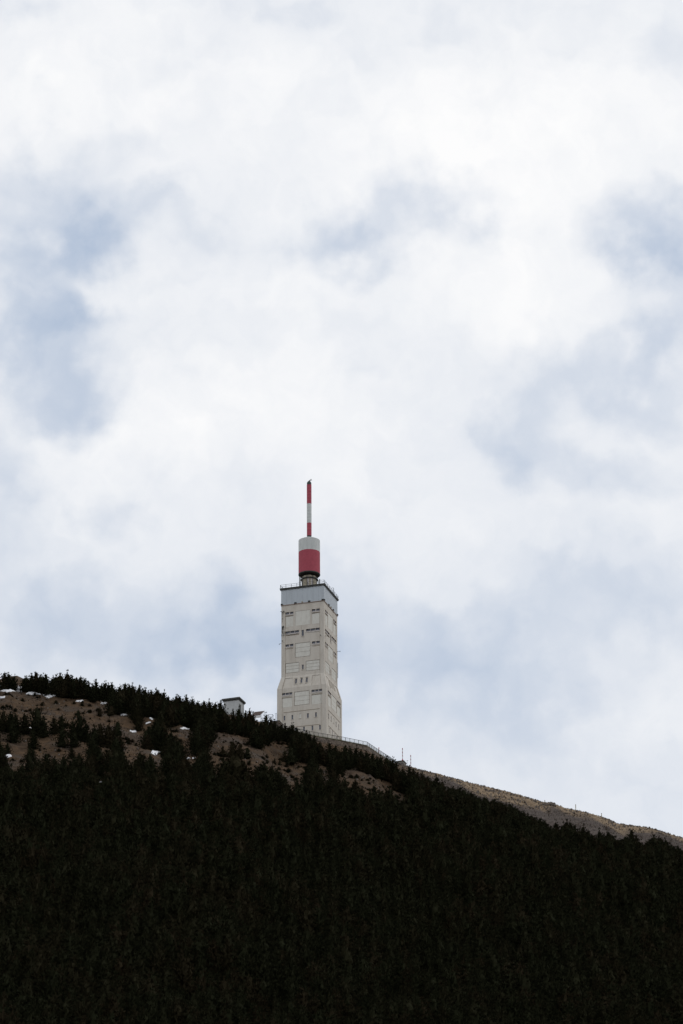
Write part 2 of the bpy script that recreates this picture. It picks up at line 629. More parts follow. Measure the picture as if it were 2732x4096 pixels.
def wall_pt(s, z):
    x, y = along(s)
    d = z - TERRACE_Z
    bulge = .25 * mnoise.noise(Vector((x * .8, y * .8, z * 1.1))) + .12 * d
    return (x - wo[0], y - wo[1] + bulge * 1.0, z - wo[2])


S_N, Z_N = 150, 10
for i in range(S_N):
    for j in range(Z_N):
        s0, s1 = L_edge * i / S_N, L_edge * (i + 1) / S_N
        z0, z1 = TERRACE_Z - .14 - 5.5 * (j + 1) / Z_N, TERRACE_Z - .14 - 5.5 * j / Z_N
        b.quad(wall_pt(s0, z0), wall_pt(s1, z0), wall_pt(s1, z1), wall_pt(s0, z1))
link('wall_face', b.mesh('wall_face', M['wallstone']), wall)
cop = MB()
for a0, a1 in zip(EDGE[:-1], EDGE[1:]):
    x0, y0 = a0[0] - wo[0], a0[1] - wo[1]
    x1, y1 = a1[0] - wo[0], a1[1] - wo[1]
    for (ya, yb, za, zb) in ((-.12, .45, 2.86, 3.0),):
        i = len(cop.v)
        cop.v += [(x0, y0 + ya, za), (x1, y1 + ya, za), (x1, y1 + yb, za), (x0, y0 + yb, za), (x0, y0 + ya, zb), (x1, y1 + ya, zb), (x1, y1 + yb, zb), (x0, y0 + yb, zb)]
        for f in ((0, 3, 2, 1), (4, 5, 6, 7), (0, 1, 5, 4), (2, 3, 7, 6)):
            cop.f.append(tuple(i + k for k in f)); cop.mi.append(0)
link('coping', cop.mesh('coping', M['coping']), wall)

rail = thing('railing', 'long dark metal railing along the terrace edge at the tower foot', 'railing', (EDGE[4][0], EDGE[4][1], TERRACE_Z))
ro = np.array([EDGE[4][0], EDGE[4][1]])
post_me = MB().box(-.055, .055, -.055, .055, 0, .98).mesh('post', M['dark_metal'])
s = .1
while s < L_edge - .5:
    x, y = along(s)
    link('post', post_me, rail, loc=(x - ro[0], y - ro[1], 0))
    s += 1.36
for zz, rr, nm in ((.98, .055, 'top_rail'), (.12, .03, 'bottom_rail')):
    b = MB()
    for a0, a1 in zip(EDGE[:-1], EDGE[1:]):
        b.bar((a0[0] - ro[0], a0[1] - ro[1], zz), (a1[0] - ro[0], a1[1] - ro[1], zz), rr)
    link(nm, b.mesh(nm, M['dark_metal']), rail)
b = MB()
s = .2
while s < L_edge - .5:
    x, y = along(s)
    b.box(x - ro[0] - .011, x - ro[0] + .011, y - ro[1] - .011, y - ro[1] + .011, .12, .96)
    s += .115
tag(link('baluster', b.mesh('baluster', M['dark_metal']), rail), kind='stuff')

# ------------------------------------------------------------------ the tower
ROTZ = math.radians(-17.42)
BASE = 25.6                                     # tower frame: z = 0 at the foot, measured heights + BASE
tower = thing('transmitter_tower', 'tall pale concrete transmitter tower with a red and white mast on the crest', 'tower',
              (TOWER[0], TOWER[1], TZ - BASE), ROTZ)
K = 1.27
Z_LO, Z_HI = -10.05, -6.45                       # the flare


def half(z):
    return 6.0 + .89 * (1 - smoothlin(z))


def smoothlin(z):
    return min(1.0, max(0.0, (z - Z_LO) / (Z_HI - Z_LO)))


def umap(u, z):
    k = 1 + (K - 1) * (1 - smoothlin(z))
    if abs(u) <= 2.7:
        return u
    return math.copysign(2.7 + (abs(u) - 2.7) * k, u)


def P(u, z, depth=0.0):
    """a point of a tower face: u across, z up, depth inward"""
    return (umap(u, z), -half(z) + depth, z + BASE)


# openings: u0, u1, z0, z1 (in the straight part's measure), depth
OPEN = []
WIN, PANELS = [], []


def lowu(u):
    return u if abs(u) <= 2.7 else math.copysign(2.7 + (abs(u) - 2.7) / K, u)


def opening(u0, u1, z0, z1, depth, low=False):
    if low:
        u0, u1 = lowu(u0), lowu(u1)
    OPEN.append((u0, u1, z0, z1, depth))
    return (u0, u1, z0, z1, depth)


def ribbon(u0, u1, z0, z1, n, low=False):
    o = opening(u0, u1, z0 - .28, z1, .34, low)
    WIN.append(('ribbon', o, n))


def window(uc, z0, z1, w=.56, kind='win', low=False):
    o = opening(uc - w / 2, uc + w / 2, z0, z1, .26, low)
    WIN.append((kind, o, 1))


def panel(u0, u1, z0, z1, rows, depth=.16, low=False, gap=.09):
    o = opening(u0, u1, z0, z1, depth, low)
    PANELS.append((o, rows, gap))


# row by row, from under the cladding down
for sgn in (-1, 1):
    a, c = (-4.8, -2.58) if sgn < 0 else (2.62, 4.82)
    ribbon(a, c, 11.45, 12.08, 2)
    panel(a, c, 7.8, 10.88, [], .10, gap=.035)
    ribbon(a, c, 2.14, 2.8, 2)
panel(-2.1, 2.14, 7.86, 12.1, [], .10, gap=.035)
ribbon(-4.82, -1.0, 5.9, 6.56, 3)
ribbon(.98, 4.82, 5.9, 6.56, 3)
window(.02, 4.75, 6.5, .66, 'tall')
panel(-2.12, 2.16, -1.26, 2.83, [1.5, .26])
panel(-4.82, -1.0, -5.46, -2.62, [-3.5, -4.4])
panel(.9, 4.84, -5.46, -2.55, [-3.45, -4.4])
window(.02, -4.75, -3.5, .54, 'tall')
for uc in (-1.75, -.22, 1.28):
    window(uc, -8.85, -7.4, .56, 'deep')
opening(-4.85, -2.72, -10.0, -6.95, .10)
opening(2.72, 4.85, -10.0, -6.95, .10)
ribbon(-5.5, -2.62, -11.98, -11.36, 3, True)
ribbon(2.75, 5.73, -11.98, -11.36, 3, True)
panel(-5.5, -2.62, -15.5, -12.8, [], .10, True, .035)
panel(2.75, 5.73, -15.5, -12.8, [], .10, True, .035)
panel(-2.08, 2.18, -15.28, -11.36, [-12.7, -13.98], .16, True)
for uc in (-4.85, -2.62 + .0, 1.72, 3.98):
    window(uc, -19.1, -17.85, .54, 'low', uc not in (1.72,))
window(-.45, -19.0, -17.7, .62, 'blind')
for uc in (-3.85, -1.65, .62, 2.99, 5.08):
    window(uc, -22.8, -21.52, .54, 'low', abs(uc) > 2.7)


def face_mesh():
    us = sorted({-6.0, 6.0, -4.9, 4.9, -2.7, 2.7} | {o[0] for o in OPEN} | {o[1] for o in OPEN})
    zs = sorted({-25.6, 14.2, Z_LO, Z_HI} | {o[2] for o in OPEN} | {o[3] for o in OPEN})
    b = MB()
    for i in range(len(us) - 1):
        for j in range(len(zs) - 1):
            u0, u1, z0, z1 = us[i], us[i + 1], zs[j], zs[j + 1]
            uc, zc = (u0 + u1) / 2, (z0 + z1) / 2
            o = next((o for o in OPEN if o[0] < uc < o[1] and o[2] < zc < o[3]), None)
            rec = 0.0
            if o:
                rec = o[4]
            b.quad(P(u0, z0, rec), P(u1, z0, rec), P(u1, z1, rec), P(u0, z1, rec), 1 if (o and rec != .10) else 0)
    for o in OPEN:
        u0, u1, z0, z1, d = o
        zz = [z0] + [z for z in (Z_LO, Z_HI) if z0 < z < z1] + [z1]
        for za, zb in zip(zz[:-1], zz[1:]):
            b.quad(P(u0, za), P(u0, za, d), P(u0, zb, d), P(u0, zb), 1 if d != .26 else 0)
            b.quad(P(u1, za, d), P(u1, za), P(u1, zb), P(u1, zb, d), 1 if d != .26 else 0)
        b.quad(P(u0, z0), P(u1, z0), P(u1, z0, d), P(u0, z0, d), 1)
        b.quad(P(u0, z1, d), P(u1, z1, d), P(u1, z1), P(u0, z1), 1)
    return b.mesh('wall', [M['concrete'], M['stain_and_shadow']])


FACES = (0.0, math.pi / 2)
wall_me = face_mesh()
for rz in FACES:
    link('wall', wall_me, tower, rz)
b = MB()
for rz in (math.pi, -math.pi / 2):
    c, s_ = math.cos(rz), math.sin(rz)
    for z0, z1 in ((-25.6, Z_LO), (Z_LO, Z_HI), (Z_HI, 14.2)):
        q = [P(-6, z0), P(6, z0), P(6, z1), P(-6, z1)]
        b.quad(*[(c * x - s_ * y, s_ * x + c * y, z) for x, y, z in q])
link('back_wall', b.mesh('back_wall', M['concrete']), tower)


def fbox(b, u0, u1, z0, z1, d0, d1, mi=0):
    """box on a face: d0 outward limit, d1 inward limit (depth inward positive)"""
    p = [P(u0, z0, d0), P(u1, z0, d0), P(u1, z0, d1), P(u0, z0, d1), P(u0, z1, d0), P(u1, z1, d0), P(u1, z1, d1), P(u0, z1, d1)]
    i = len(b.v)
    b.v += p
    for f in ((0, 3, 2, 1), (4, 5, 6, 7), (0, 1, 5, 4), (1, 2, 6, 5), (2, 3, 7, 6), (3, 0, 4, 7)):
        b.f.append(tuple(i + k for k in f))
        b.mi.append(mi)


for kind, o, n in WIN:
    u0, u1, z0, z1, d = o
    fr = MB()
    panes = []
    if kind == 'ribbon':
        zs0 = z0 + .28
        w = u1 - u0
        pil = .16 * 2.2 / n if n == 3 else .3
        pw = (w - (n - 1) * pil) / n
        for k in range(n):
            a = u0 + k * (pw + pil)
            panes.append((a + .02, a + pw - .02, zs0, z1 - .02, .26, .30))
            if k:
                fbox(fr, a - pil, a, zs0, z1 - .003, .05, .3)
        fbox(fr, u0 - .04, u1 + .04, z0 + .02, zs0, -.07, .3)
        sill = MB()
        fbox(sill, u0 - .06, u1 + .06, z0 - .05, z0 + .02, -.11, .03)
    elif kind in ('tall', 'deep'):
        panes.append((u0 + .05, u1 - .05, z0 + .08, z1 - .04, .19, .22))
        fbox(fr, u0, u0 + .05, z0, z1, .14, .24)
        fbox(fr, u1 - .05, u1, z0, z1, .14, .24)
        fbox(fr, u0 + .05, u1 - .05, z0, z0 + .08, .14, .24)
        fbox(fr, u0 + .05, u1 - .05, z1 - .04, z1, .14, .24)
        sill = MB()
        fbox(sill, u0 - .12, u1 + .12, z0 - .10, z0 - .02, -.10, .02)
        fbox(sill, u0 - .02, u1 + .02, z0 - .34, z0 - .26, -.07, .02)
        if kind == 'deep':       # raised surround
            fbox(sill, u0 - .16, u0 - .08, z0 - .5, z1 + .22, -.07, .02)
            fbox(sill, u1 + .08, u1 + .16, z0 - .5, z1 + .22, -.07, .02)
            fbox(sill, u0 - .16, u1 + .16, z1 + .22, z1 + .30, -.10, .02)
    else:
        panes.append((u0 + .05, u1 - .05, z0 + .05, z1 - .04, .15 if kind == 'low' else .06, .2))
        fbox(fr, u0, u0 + .05, z0, z1, .10, .24)
        fbox(fr, u1 - .05, u1, z0, z1, .10, .24)
        sill = MB()
        fbox(sill, u0 - .1, u1 + .1, z0 - .12, z0 - .03, -.10, .02)
    fr_me = fr.mesh('window_frame', M['frame'])
    sill_me = sill.mesh('sill', M['concrete' if kind != 'ribbon' else 'slab'])
    pm = []
    for p in panes:
        q = MB()
        fbox(q, *p)
        pm.append(q)
    for fi, rz in enumerate(FACES):
        gm = M['slab'] if kind == 'blind' else (M['blue_glass'] if (fi == 1 and kind == 'low') else M['glass'])
        wobj = link('window', fr_me, tower, rz)
        link('sill', sill_me, wobj)
        for q in pm:
            link('pane', q.mesh('pane', gm), wobj)

for o, rows, gap in PANELS:
    u0, u1, z0, z1, d = o
    cuts = [z1] + rows + [z0]
    for k in range(len(cuts) - 1):
        top, bot = cuts[k], cuts[k + 1]
        q = MB()
        g2 = .03
        fbox(q, u0 + gap, u1 - gap, bot + (gap * 1.25 if k == len(cuts) - 2 else g2), top - (gap if k == 0 else g2), .05, d - .004)
        me = q.mesh('wall_panel', M['slab'])
        for rz in FACES:
            link('wall_panel', me, tower, rz)

# thin ledges whose brown colour stands in for shadow lines across the faces
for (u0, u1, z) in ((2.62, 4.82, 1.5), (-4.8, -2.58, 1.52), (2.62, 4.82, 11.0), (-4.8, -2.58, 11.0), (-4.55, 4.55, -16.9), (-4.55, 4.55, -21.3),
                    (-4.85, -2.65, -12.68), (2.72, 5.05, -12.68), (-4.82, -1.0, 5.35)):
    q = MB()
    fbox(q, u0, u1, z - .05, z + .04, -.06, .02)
    me = q.mesh('ledge_shadow_line', M['stain_and_shadow'])
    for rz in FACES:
        link('ledge_shadow_line', me, tower, rz)
# a pilaster line at the field's edges
for u in (-4.86, 4.86):
    q = MB()
    zz = [-24.5, Z_LO, Z_HI, 12.3]
    for za, zb in zip(zz[:-1], zz[1:]):
        a = [P(u - .025, za, -.02), P(u + .025, za, -.02), P(u + .025, zb, -.02), P(u - .025, zb, -.02)]
        q.quad(*a)
        q.quad(P(u - .025, za, .02), P(u - .025, za, -.02), P(u - .025, zb, -.02), P(u - .025, zb, .02))
        q.quad(P(u + .025, za, -.02), P(u + .025, za, .02), P(u + .025, zb, .02), P(u + .025, zb, -.02))
    me = q.mesh('pilaster_edge', M['stain_and_shadow'])
    for rz in FACES:
        link('pilaster_edge', me, tower, rz)

# the blue-grey metal clad top
zc0, zc1 = 14.28 + BASE, 18.62 + BASE
link('clad_core', MB().box(-5.9, 5.9, -5.9, 5.9, 14.2 + BASE, zc1).mesh('clad_core', M['dark_metal']), tower)
for rz in FACES + (math.pi, -math.pi / 2):
    for k in range(8):
        u0 = -6.03 + k * 12.06 / 8
        q = MB().box(u0 + .012, u0 + 12.06 / 8 - .012, -6.06, -5.9, zc0, zc1)
        link('cladding_panel', q.mesh('cladding_panel', M['cladding']), tower, rz)
    tr = MB().box(-6.1, 6.1, -6.14, -6.0, 14.08 + BASE, 14.26 + BASE)
    link('drip_trim', tr.mesh('drip_trim', M['cladding_trim']), tower, rz)
for rz in FACES:
    for u, w, mt in ((-5.85, .5, 'dark_metal'), (-1.95, .62, 'dark_metal'), (-.05, .36, 'neck'), (1.95, .62, 'dark_metal'), (5.75, .62, 'dark_metal')):
        q = MB().box(u - w / 2, u + w / 2, -6.3, -6.06, 14.28 + BASE, 14.62 + BASE)
        link('vent_box', q.mesh('vent_box', M[mt]), tower, rz)

rt_top = 19.05 + BASE
link('roof_slab', MB().box(-6.3, 6.3, -6.3, 6.3, 18.62 + BASE, rt_top).mesh('roof_slab', M['roof_edge']), tower)
gut = MB()
for sgn in (-1, 1):
    gut.box(-6.38, 6.38, sgn * 6.3 - .08, sgn * 6.3 + .08, rt_top - .16, rt_top + .04)
    gut.box(sgn * 6.3 - .08, sgn * 6.3 + .08, -6.22, 6.22, rt_top - .16, rt_top + .04)
link('roof_edge', gut.mesh('roof_edge', M['dark_metal']), tower)
rp = MB().box(-.04, .04, -.04, .04, 0, 1.05).mesh('rail_post', M['dark_metal'])
for k in range(8):
    t = -6.2 + 1.55 * k
    for x, y in ((t, -6.2), (6.2, t), (-t, 6.2), (-6.2, -t)):
        link('rail_post', rp, tower, loc=(x, y, rt_top))
for z in (.55, 1.04):
    for rz in FACES + (math.pi, -math.pi / 2):
        link('roof_rail', MB().bar((-6.2, -6.2, rt_top + z), (6.2, -6.2, rt_top + z), .036).mesh('roof_rail', M['dark_metal']), tower, rz)
q = MB()
for sx, sy in ((-1, -1), (1, -1), (1, 1)):
    q.bar((sx * 6.2, sy * 6.2, rt_top + .95), (sx * 6.2 - sx * .9, sy * 6.2, rt_top + .05), .025)
    q.bar((sx * 6.2, sy * 6.2, rt_top + .95), (sx * 6.2, sy * 6.2 - sy * .9, rt_top + .05), .025)
link('rail_brace', q.mesh('rail_brace', M['dark_metal']), tower)
# caged ladder top at the right edge
q = MB()
for y in (1.1, 1.6):
    q.bar((6.45, y, rt_top - .3), (6.45, y, rt_top + 1.5), .03)
    q.bar((6.45, y, rt_top + 1.5), (6.1, y, rt_top + 1.65), .03)
for k in range(6):
    q.bar((6.45, 1.1, rt_top - .2 + k * .3), (6.45, 1.6, rt_top - .2 + k * .3), .02)
link('ladder', q.mesh('ladder', M['dark_metal']), tower)
# aerial panels standing on the roof
q = MB().box(-.9 - .2, -.9 + .2, -5.6, -5.35, rt_top + .1, rt_top + 3.0)
link('aerial_panel', q.mesh('aerial_panel', M['grey_metal']), tower)
q = MB().bar((-.2, -5.3, rt_top), (-.2, -5.3, rt_top + 2.6), .07, 6).bar((-.9, -5.35, rt_top + 2.3), (-.2, -5.3, rt_top + 2.3), .06).bar((-.9, -5.35, rt_top + .5), (-.2, -5.3, rt_top + .5), .06)
link('aerial_pole', q.mesh('aerial_pole', M['dark_metal']), tower)
q = MB().box(4.45, 4.7, -5.2, -5.0, rt_top + .1, rt_top + 1.9)
link('aerial_panel', q.mesh('aerial_panel', M['grey_metal']), tower)
q = MB().bar((4.1, -5.1, rt_top), (4.1, -5.1, rt_top + 2.3), .06, 6).bar((4.1, -5.1, rt_top + 1.5), (4.5, -5.1, rt_top + 1.5), .05)
link('aerial_pole', q.mesh('aerial_pole', M['dark_metal']), tower)

# neck, drum and mast
nk = MB().lathe([(2.05, rt_top), (2.05, rt_top + 4.9)], 8)
o = link('neck', nk.mesh('neck', M['neck']), tower, math.radians(22.5))
for k in range(8):
    t = math.radians(45 * k) - math.radians(22.5)
    c, s_ = math.cos(t), math.sin(t)
    ap = 2.05 * math.cos(math.pi / 8)
    q = MB()
    wid = .7
    col = 'neck' if k % 2 == 0 else 'grey_metal'
    for (a0, a1, z0, z1, dd) in ((-wid, wid, .35, 3.9, .05),):
        q.v = [(c * (ap + d) - s_ * a, s_ * (ap + d) + c * a, rt_top + z) for a, d, z in
               ((a0, 0, z0), (a1, 0, z0), (a1, dd, z0), (a0, dd, z0), (a0, 0, z1), (a1, 0, z1), (a1, dd, z1), (a0, dd, z1))]
        q.f = [(0, 1, 2, 3), (4, 7, 6, 5), (2, 6, 7, 3), (1, 5, 6, 2), (0, 3, 7, 4)]
        q.mi = [0] * 5
    link('neck_panel', q.mesh('neck_panel', M['neck'] if k % 2 == 0 else M['frame']), tower)
q = MB()
for k in range(8):
    t = math.radians(45 * k)
    x, y = 2.12 * math.cos(t), 2.12 * math.sin(t)
    q.bar((x, y, rt_top), (x, y, rt_top + 4.9), .07)
link('neck_rib', q.mesh('neck_rib', M['dark_metal']), tower)
link('neck_collar', smooth(MB().lathe([(2.35, rt_top + 4.0), (2.35, rt_top + 4.25)], 32).mesh('neck_collar', M['dark_metal'])), tower)
zd = BASE + 24.6
link('drum_floor', smooth(MB().lathe([(2.1, zd - .25), (2.75, zd - .2), (2.88, zd - .02)], 64).mesh('drum_floor', M['dark_metal'])), tower)
link('drum_rim', smooth(MB().lathe([(2.97, zd - .02), (2.97, zd + .2)], 96).mesh('drum_rim', M['roof_edge'])), tower)
link('drum', smooth(MB().lathe([(2.93, zd + .2), (2.93, BASE + 31.1)], 96).mesh('drum', M['red']), 60), tower)
link('drum_top_band', smooth(MB().lathe([(2.93, BASE + 31.1), (2.93, BASE + 34.6)], 96).mesh('drum_top_band', M['white'])), tower)
link('cone_roof', smooth(MB().lathe([(2.93, BASE + 34.6), (2.2, BASE + 34.98), (.75, BASE + 35.6)], 96).mesh('cone_roof', M['white'])), tower)
link('mast_foot', smooth(MB().lathe([(.6, BASE + 35.6), (.6, BASE + 36.12)], 40).mesh('mast_foot', M['dark_metal'])), tower)


def mast_prof(z0, z1, r):
    pr, z = [], z0
    n = max(2, round((z1 - z0) / .95))
    for k in range(n):
        a, c = z0 + (z1 - z0) * k / n, z0 + (z1 - z0) * (k + 1) / n
        pr += [(r, BASE + a), (r, BASE + c - .06), (r + .006, BASE + c - .03)]
    pr.append((r, BASE + z1))
    return pr


for z0, z1, mt in ((36.12, 39.85, 'red'), (39.85, 45.55, 'white'), (45.55, 51.2, 'red')):
    link('mast_section', smooth(MB().lathe(mast_prof(z0, z1, .645), 40).mesh('mast_section', M[mt]), 60), tower)
link('mast_cap', smooth(MB().lathe([(.62, BASE + 51.2), (.62, BASE + 51.65), (.6, BASE + 51.85), (.42, BASE + 52.2), (.15, BASE + 52.35)], 32).mesh('mast_cap', mat('verdigris_cap', (.045, .06, .055), rough=.6))), tower)
q = MB().bar((-.25, 0, BASE + 52.2), (.45, 0, BASE + 52.7), .17, 6, r2=.13).bar((.25, 0, BASE + 52.6), (.8, 0, BASE + 52.6), .09, 6).bar((.35, 0, BASE + 52.5), (.62, 0, BASE + 52.95), .05, 5)
link('mast_tip', q.mesh('mast_tip', M['dark_metal']), tower)

# small fittings bolted to the two faces
fit = lambda u, z, d=0.0: (u, -half(z) - d, z + BASE)


def fitting(name, bars, rz=0.0, mt='dark_metal'):
    q = MB()
    for p, c, r in bars:
        q.bar(p, c, r, 5)
    return link(name, q.mesh(name, M[mt]), tower, rz)


fitting('bracket', [(fit(-6.15, 12.3, .5), fit(-5.1, 12.35, .5), .07), (fit(-5.2, 12.0, .3), fit(-5.2, 12.5, .3), .12),
                    (fit(-5.9, 12.2, .45), fit(-5.4, 12.0, .1), .05)])
fitting('pipe', [(fit(-5.65, 12.3, .3), fit(-5.65, 9.3, .3), .045), (fit(-5.65, 10.3, .3), fit(-5.4, 10.3, .3), .05)])
fitting('aerial_cluster', [(fit(-5.65, 8.2, .35), fit(-5.65, 6.0, .35), .10), (fit(-5.3, 8.1, .35), fit(-5.65, 7.3, .35), .09),
                           (fit(-5.7, 7.2, .4), fit(-5.3, 7.2, .4), .12), (fit(-5.2, 8.2, .35), fit(-5.25, 7.5, .35), .08),
                           (fit(-5.75, 6.6, .4), fit(-5.5, 6.6, .4), .14), (fit(-5.9, 5.5, .4), fit(-5.2, 5.5, .4), .06),
                           (fit(-5.75, 5.8, .4), fit(-5.75, 5.15, .4), .06), (fit(-5.35, 5.8, .4), fit(-5.35, 5.15, .4), .06)])
q = MB()
for k in range(12):
    t0, t1 = 2 * math.pi * k / 12, 2 * math.pi * (k + 1) / 12
    q.bar((-5.1 + .3 * math.cos(t0), -6.35, BASE + 6.15 + .3 * math.sin(t0)), (-5.1 + .3 * math.cos(t1), -6.35, BASE + 6.15 + .3 * math.sin(t1)), .05)
link('dish_ring', q.mesh('dish_ring', M['dark_metal']), tower)
fitting('cable', [(fit(-4.9, 5.65, .12), fit(-3.6, 5.45, .12), .035), (fit(-3.6, 5.45, .12), fit(-1.1, 5.62, .12), .03)])
fitting('hook_lamp', [(fit(-5.6, 3.9, .5), fit(-5.6, 4.0, 0), .05), (fit(-5.65, 3.95, .5), fit(-5.5, 3.55, .7), .09)])
fitting('hook_lamp', [(fit(-6.0, 3.25, 0), fit(-6.55, 3.2, .1), .05), (fit(-6.55, 3.2, .1), fit(-6.55, 2.95, .1), .08)])
fitting('hook_lamp', [(fit(5.15, 4.3, .5), fit(5.15, 4.3, 0), .05), (fit(5.1, 4.35, .5), fit(5.35, 3.95, .6), .09)])
fitting('hook_lamp', [(fit(-5.0, 4.35, 0), fit(-5.0, 4.3, .8), .05), (fit(-5.0, 4.45, .8), fit(-5.0, 4.05, .8), .07)], math.pi / 2)
fitting('hook_lamp', [(fit(5.9, 3.9, 0), fit(5.9, 3.85, .8), .05), (fit(5.9, 3.9, .8), fit(5.9, 3.65, .8), .08)], math.pi / 2)
fitting('pipe', [(fit(.1, 6.6, .1), fit(.1, 3.9, .1), .06)], math.pi / 2, 'frame')
fitting('pipe', [(fit(5.9, .6, .12), fit(5.9, -3.8, .12), .05)], math.pi / 2)
fitting('pipe', [(fit(-.3, 7.9, .03), fit(-.3, 6.7, .03), .02), ], 0.0, 'stain_and_shadow')

# ------------------------------------------------------------------ outbuildings on the crest
WR = ROTZ
zb = 382.5
c_l, c_m = unit_dir(893.5, 2860), unit_dir(957, 2860)
p0 = c_l * 1062 / c_l[1]
fc = unit_dir(955, 2795)
corner = fc * 1060.5 / fc[1]
LFT = 4.3
white = thing('lift_house', 'white rendered flat-roofed block behind the pines left of the tower', 'building', (corner[0], corner[1], zb), ROTZ - math.radians(2))
TOPZ = corner[2] - zb


def slab_wall(x0, x1, y0, y1, z0, z1, mt, name, par):
    return link(name, MB().box(x0, x1, y0, y1, z0, z1).mesh(name, mt), par)


slab_wall(-LFT, 0, 0, 4.0, 0, TOPZ, M['white_render'], 'wall', white)
slab_wall(-LFT - .35, .35, -.35, 4.35, TOPZ, TOPZ + .42, M['roof_edge'], 'roof', white)
slab_wall(-LFT - .12, .12, -.12, 4.12, TOPZ - .3, TOPZ - .003, M['roof_edge'], 'cornice', white)
d_ = slab_wall(0, .05, .3, 1.45, TOPZ - 3.9, TOPZ - 1.3, M['dark_metal'], 'door', white)
slab_wall(.05, .09, .25, .31, TOPZ - 3.9, TOPZ - 1.2, M['grey_metal'], 'door_frame', d_)
lad = MB()
for y in (2.0, 2.6):
    lad.bar((.45, y, TOPZ - 5.5), (.45, y, TOPZ - 2.0), .035)
for k in range(8):
    lad.bar((.45, 2.0, TOPZ - 5.4 + k * .34), (.45, 2.6, TOPZ - 5.4 + k * .34), .025)
for z in (3.0, 5.0):
    lad.bar((0, 2.3, TOPZ - z), (.45, 2.3, TOPZ - z), .03)
link('ladder', lad.mesh('ladder', M['grey_metal']), white)

hc = unit_dir(1046, 2866)
hp = hc * 1060 / hc[1]
hut = thing('shelter', 'small brown-roofed shelter with white fascia between white block and tower', 'shelter', tuple(hp), ROTZ)
h1 = MB()
h1.v = [(-2.7, -.45, .2), (-.1, -.45, .2), (.75, .5, 1.6), (-2.0, .5, 1.6), (-2.7, -.5, .26), (-.1, -.5, .26), (.75, .45, 1.68), (-2.0, .45, 1.68)]
h1.f = [(0, 3, 2, 1), (4, 5, 6, 7), (0, 1, 5, 4), (1, 2, 6, 5), (2, 3, 7, 6), (3, 0, 4, 7)]
h1.mi = [0] * 6
rf = link('roof', h1.mesh('roof', M['brown_roof']), hut)
fa = MB().bar((-.08, -.52, .25), (.8, .42, 1.66), .08).bar((-2.74, -.52, .25), (-2.05, .42, 1.66), .05)
link('fascia', fa.mesh('fascia', M['white_plank']), rf)
link('fascia_board', MB().box(-2.6, -.15, -.42, -.36, -.40, .16).mesh('fascia_board', M['white_plank']), hut)
ps = MB()
for x, y, t in ((-.1, -.3, .25), (.6, .5, 1.4), (-.2, .9, .9), (-2.55, -.3, .25)):
    pm_ = MB().bar((x, y, -3), (x, y, t), .05)
    link('post', pm_.mesh('post', M['grey_metal']), hut)
gc = unit_dir(1077, 2868)
gp = gc * 1061 / gc[1]
frm = thing('steel_frame', 'thin open steel frame just left of the tower wall above the pines', 'frame', tuple(gp), ROTZ)
for (x, h) in ((-.1, 1.0), (.9, .95), (1.1, .8), (1.7, 1.1), (2.0, 1.15), (2.3, .9)):
    link('upright', MB().bar((x, 0, -3.0), (x, 0, h - .3), .035).mesh('upright', M['dark_metal']), frm)
link('cross_bar', MB().bar((-.5, 0, .7), (.9, 0, .62), .045).bar((.9, 0, .62), (1.15, .2, .3), .04).bar((-.3, 0, .2), (1.1, 0, .1), .03).bar((1.5, 0, .8), (2.2, 0, .85), .03).mesh('cross_bar', M['dark_metal']), frm)
oc = unit_dir(1097, 2872)
op = oc * 1062 / oc[1]
anx = thing('annex_wall', 'low grey annex wall touching the left foot of the tower', 'wall', tuple(op), ROTZ)
link('wall', MB().box(-.6, 1.4, 0, 3.0, -6, -1.0).mesh('wall', M['wallstone']), anx)
link('roof', MB().box(-.7, 1.45, -.1, 3.1, -1.0, -.8).mesh('roof', M['roof_edge']), anx)

# technical hut and banded poles on the right shoulder
tcn_ = unit_dir(1604, 3050)
tp = tcn_ * 1089 / tcn_[1]
hut2 = thing('stone_hut', 'low stone hut among the pine tops at the foot of the banded pole', 'hut', tuple(tp), math.radians(-20))
b = MB()
hw = 1.75
b.v = [(-hw, -1.5, -4), (hw, -1.5, -4), (hw, 1.5, -4), (-hw, 1.5, -4), (-hw + .4, -1.2, -.1), (hw - .7, -1.2, -.1), (hw - .7, 1.2, -.1), (-hw + .4, 1.2, -.1)]
b.f = [(0, 3, 2, 1), (4, 5, 6, 7), (0, 1, 5, 4), (1, 2, 6, 5), (2, 3, 7, 6), (3, 0, 4, 7)]
b.mi = [0] * 6
link('wall', b.mesh('wall', mat('hut_stone', (.20, .19, .17), alt=(.09, .08, .08), scale=1.2, contrast=(.42, .58), stretch=(.5, .5, 2))), hut2)
link('roof', MB().box(-hw + .2, hw - .55, -1.35, 1.35, -.1, .08).mesh('roof', M['roof_edge']), hut2)
q = MB()
for x in (-.8, 1.0, 1.8):
    q.bar((x, 0, -1.8 if x > .9 else 0), (x, 0, .45), .03).bar((x - .3, 0, .3), (x + .3, 0, .3), .03)
q.bar((.8, -.8, .1), (1.8, -.8, -.9), .03)
link('aerial', q.mesh('aerial', M['dark_metal']), hut2)


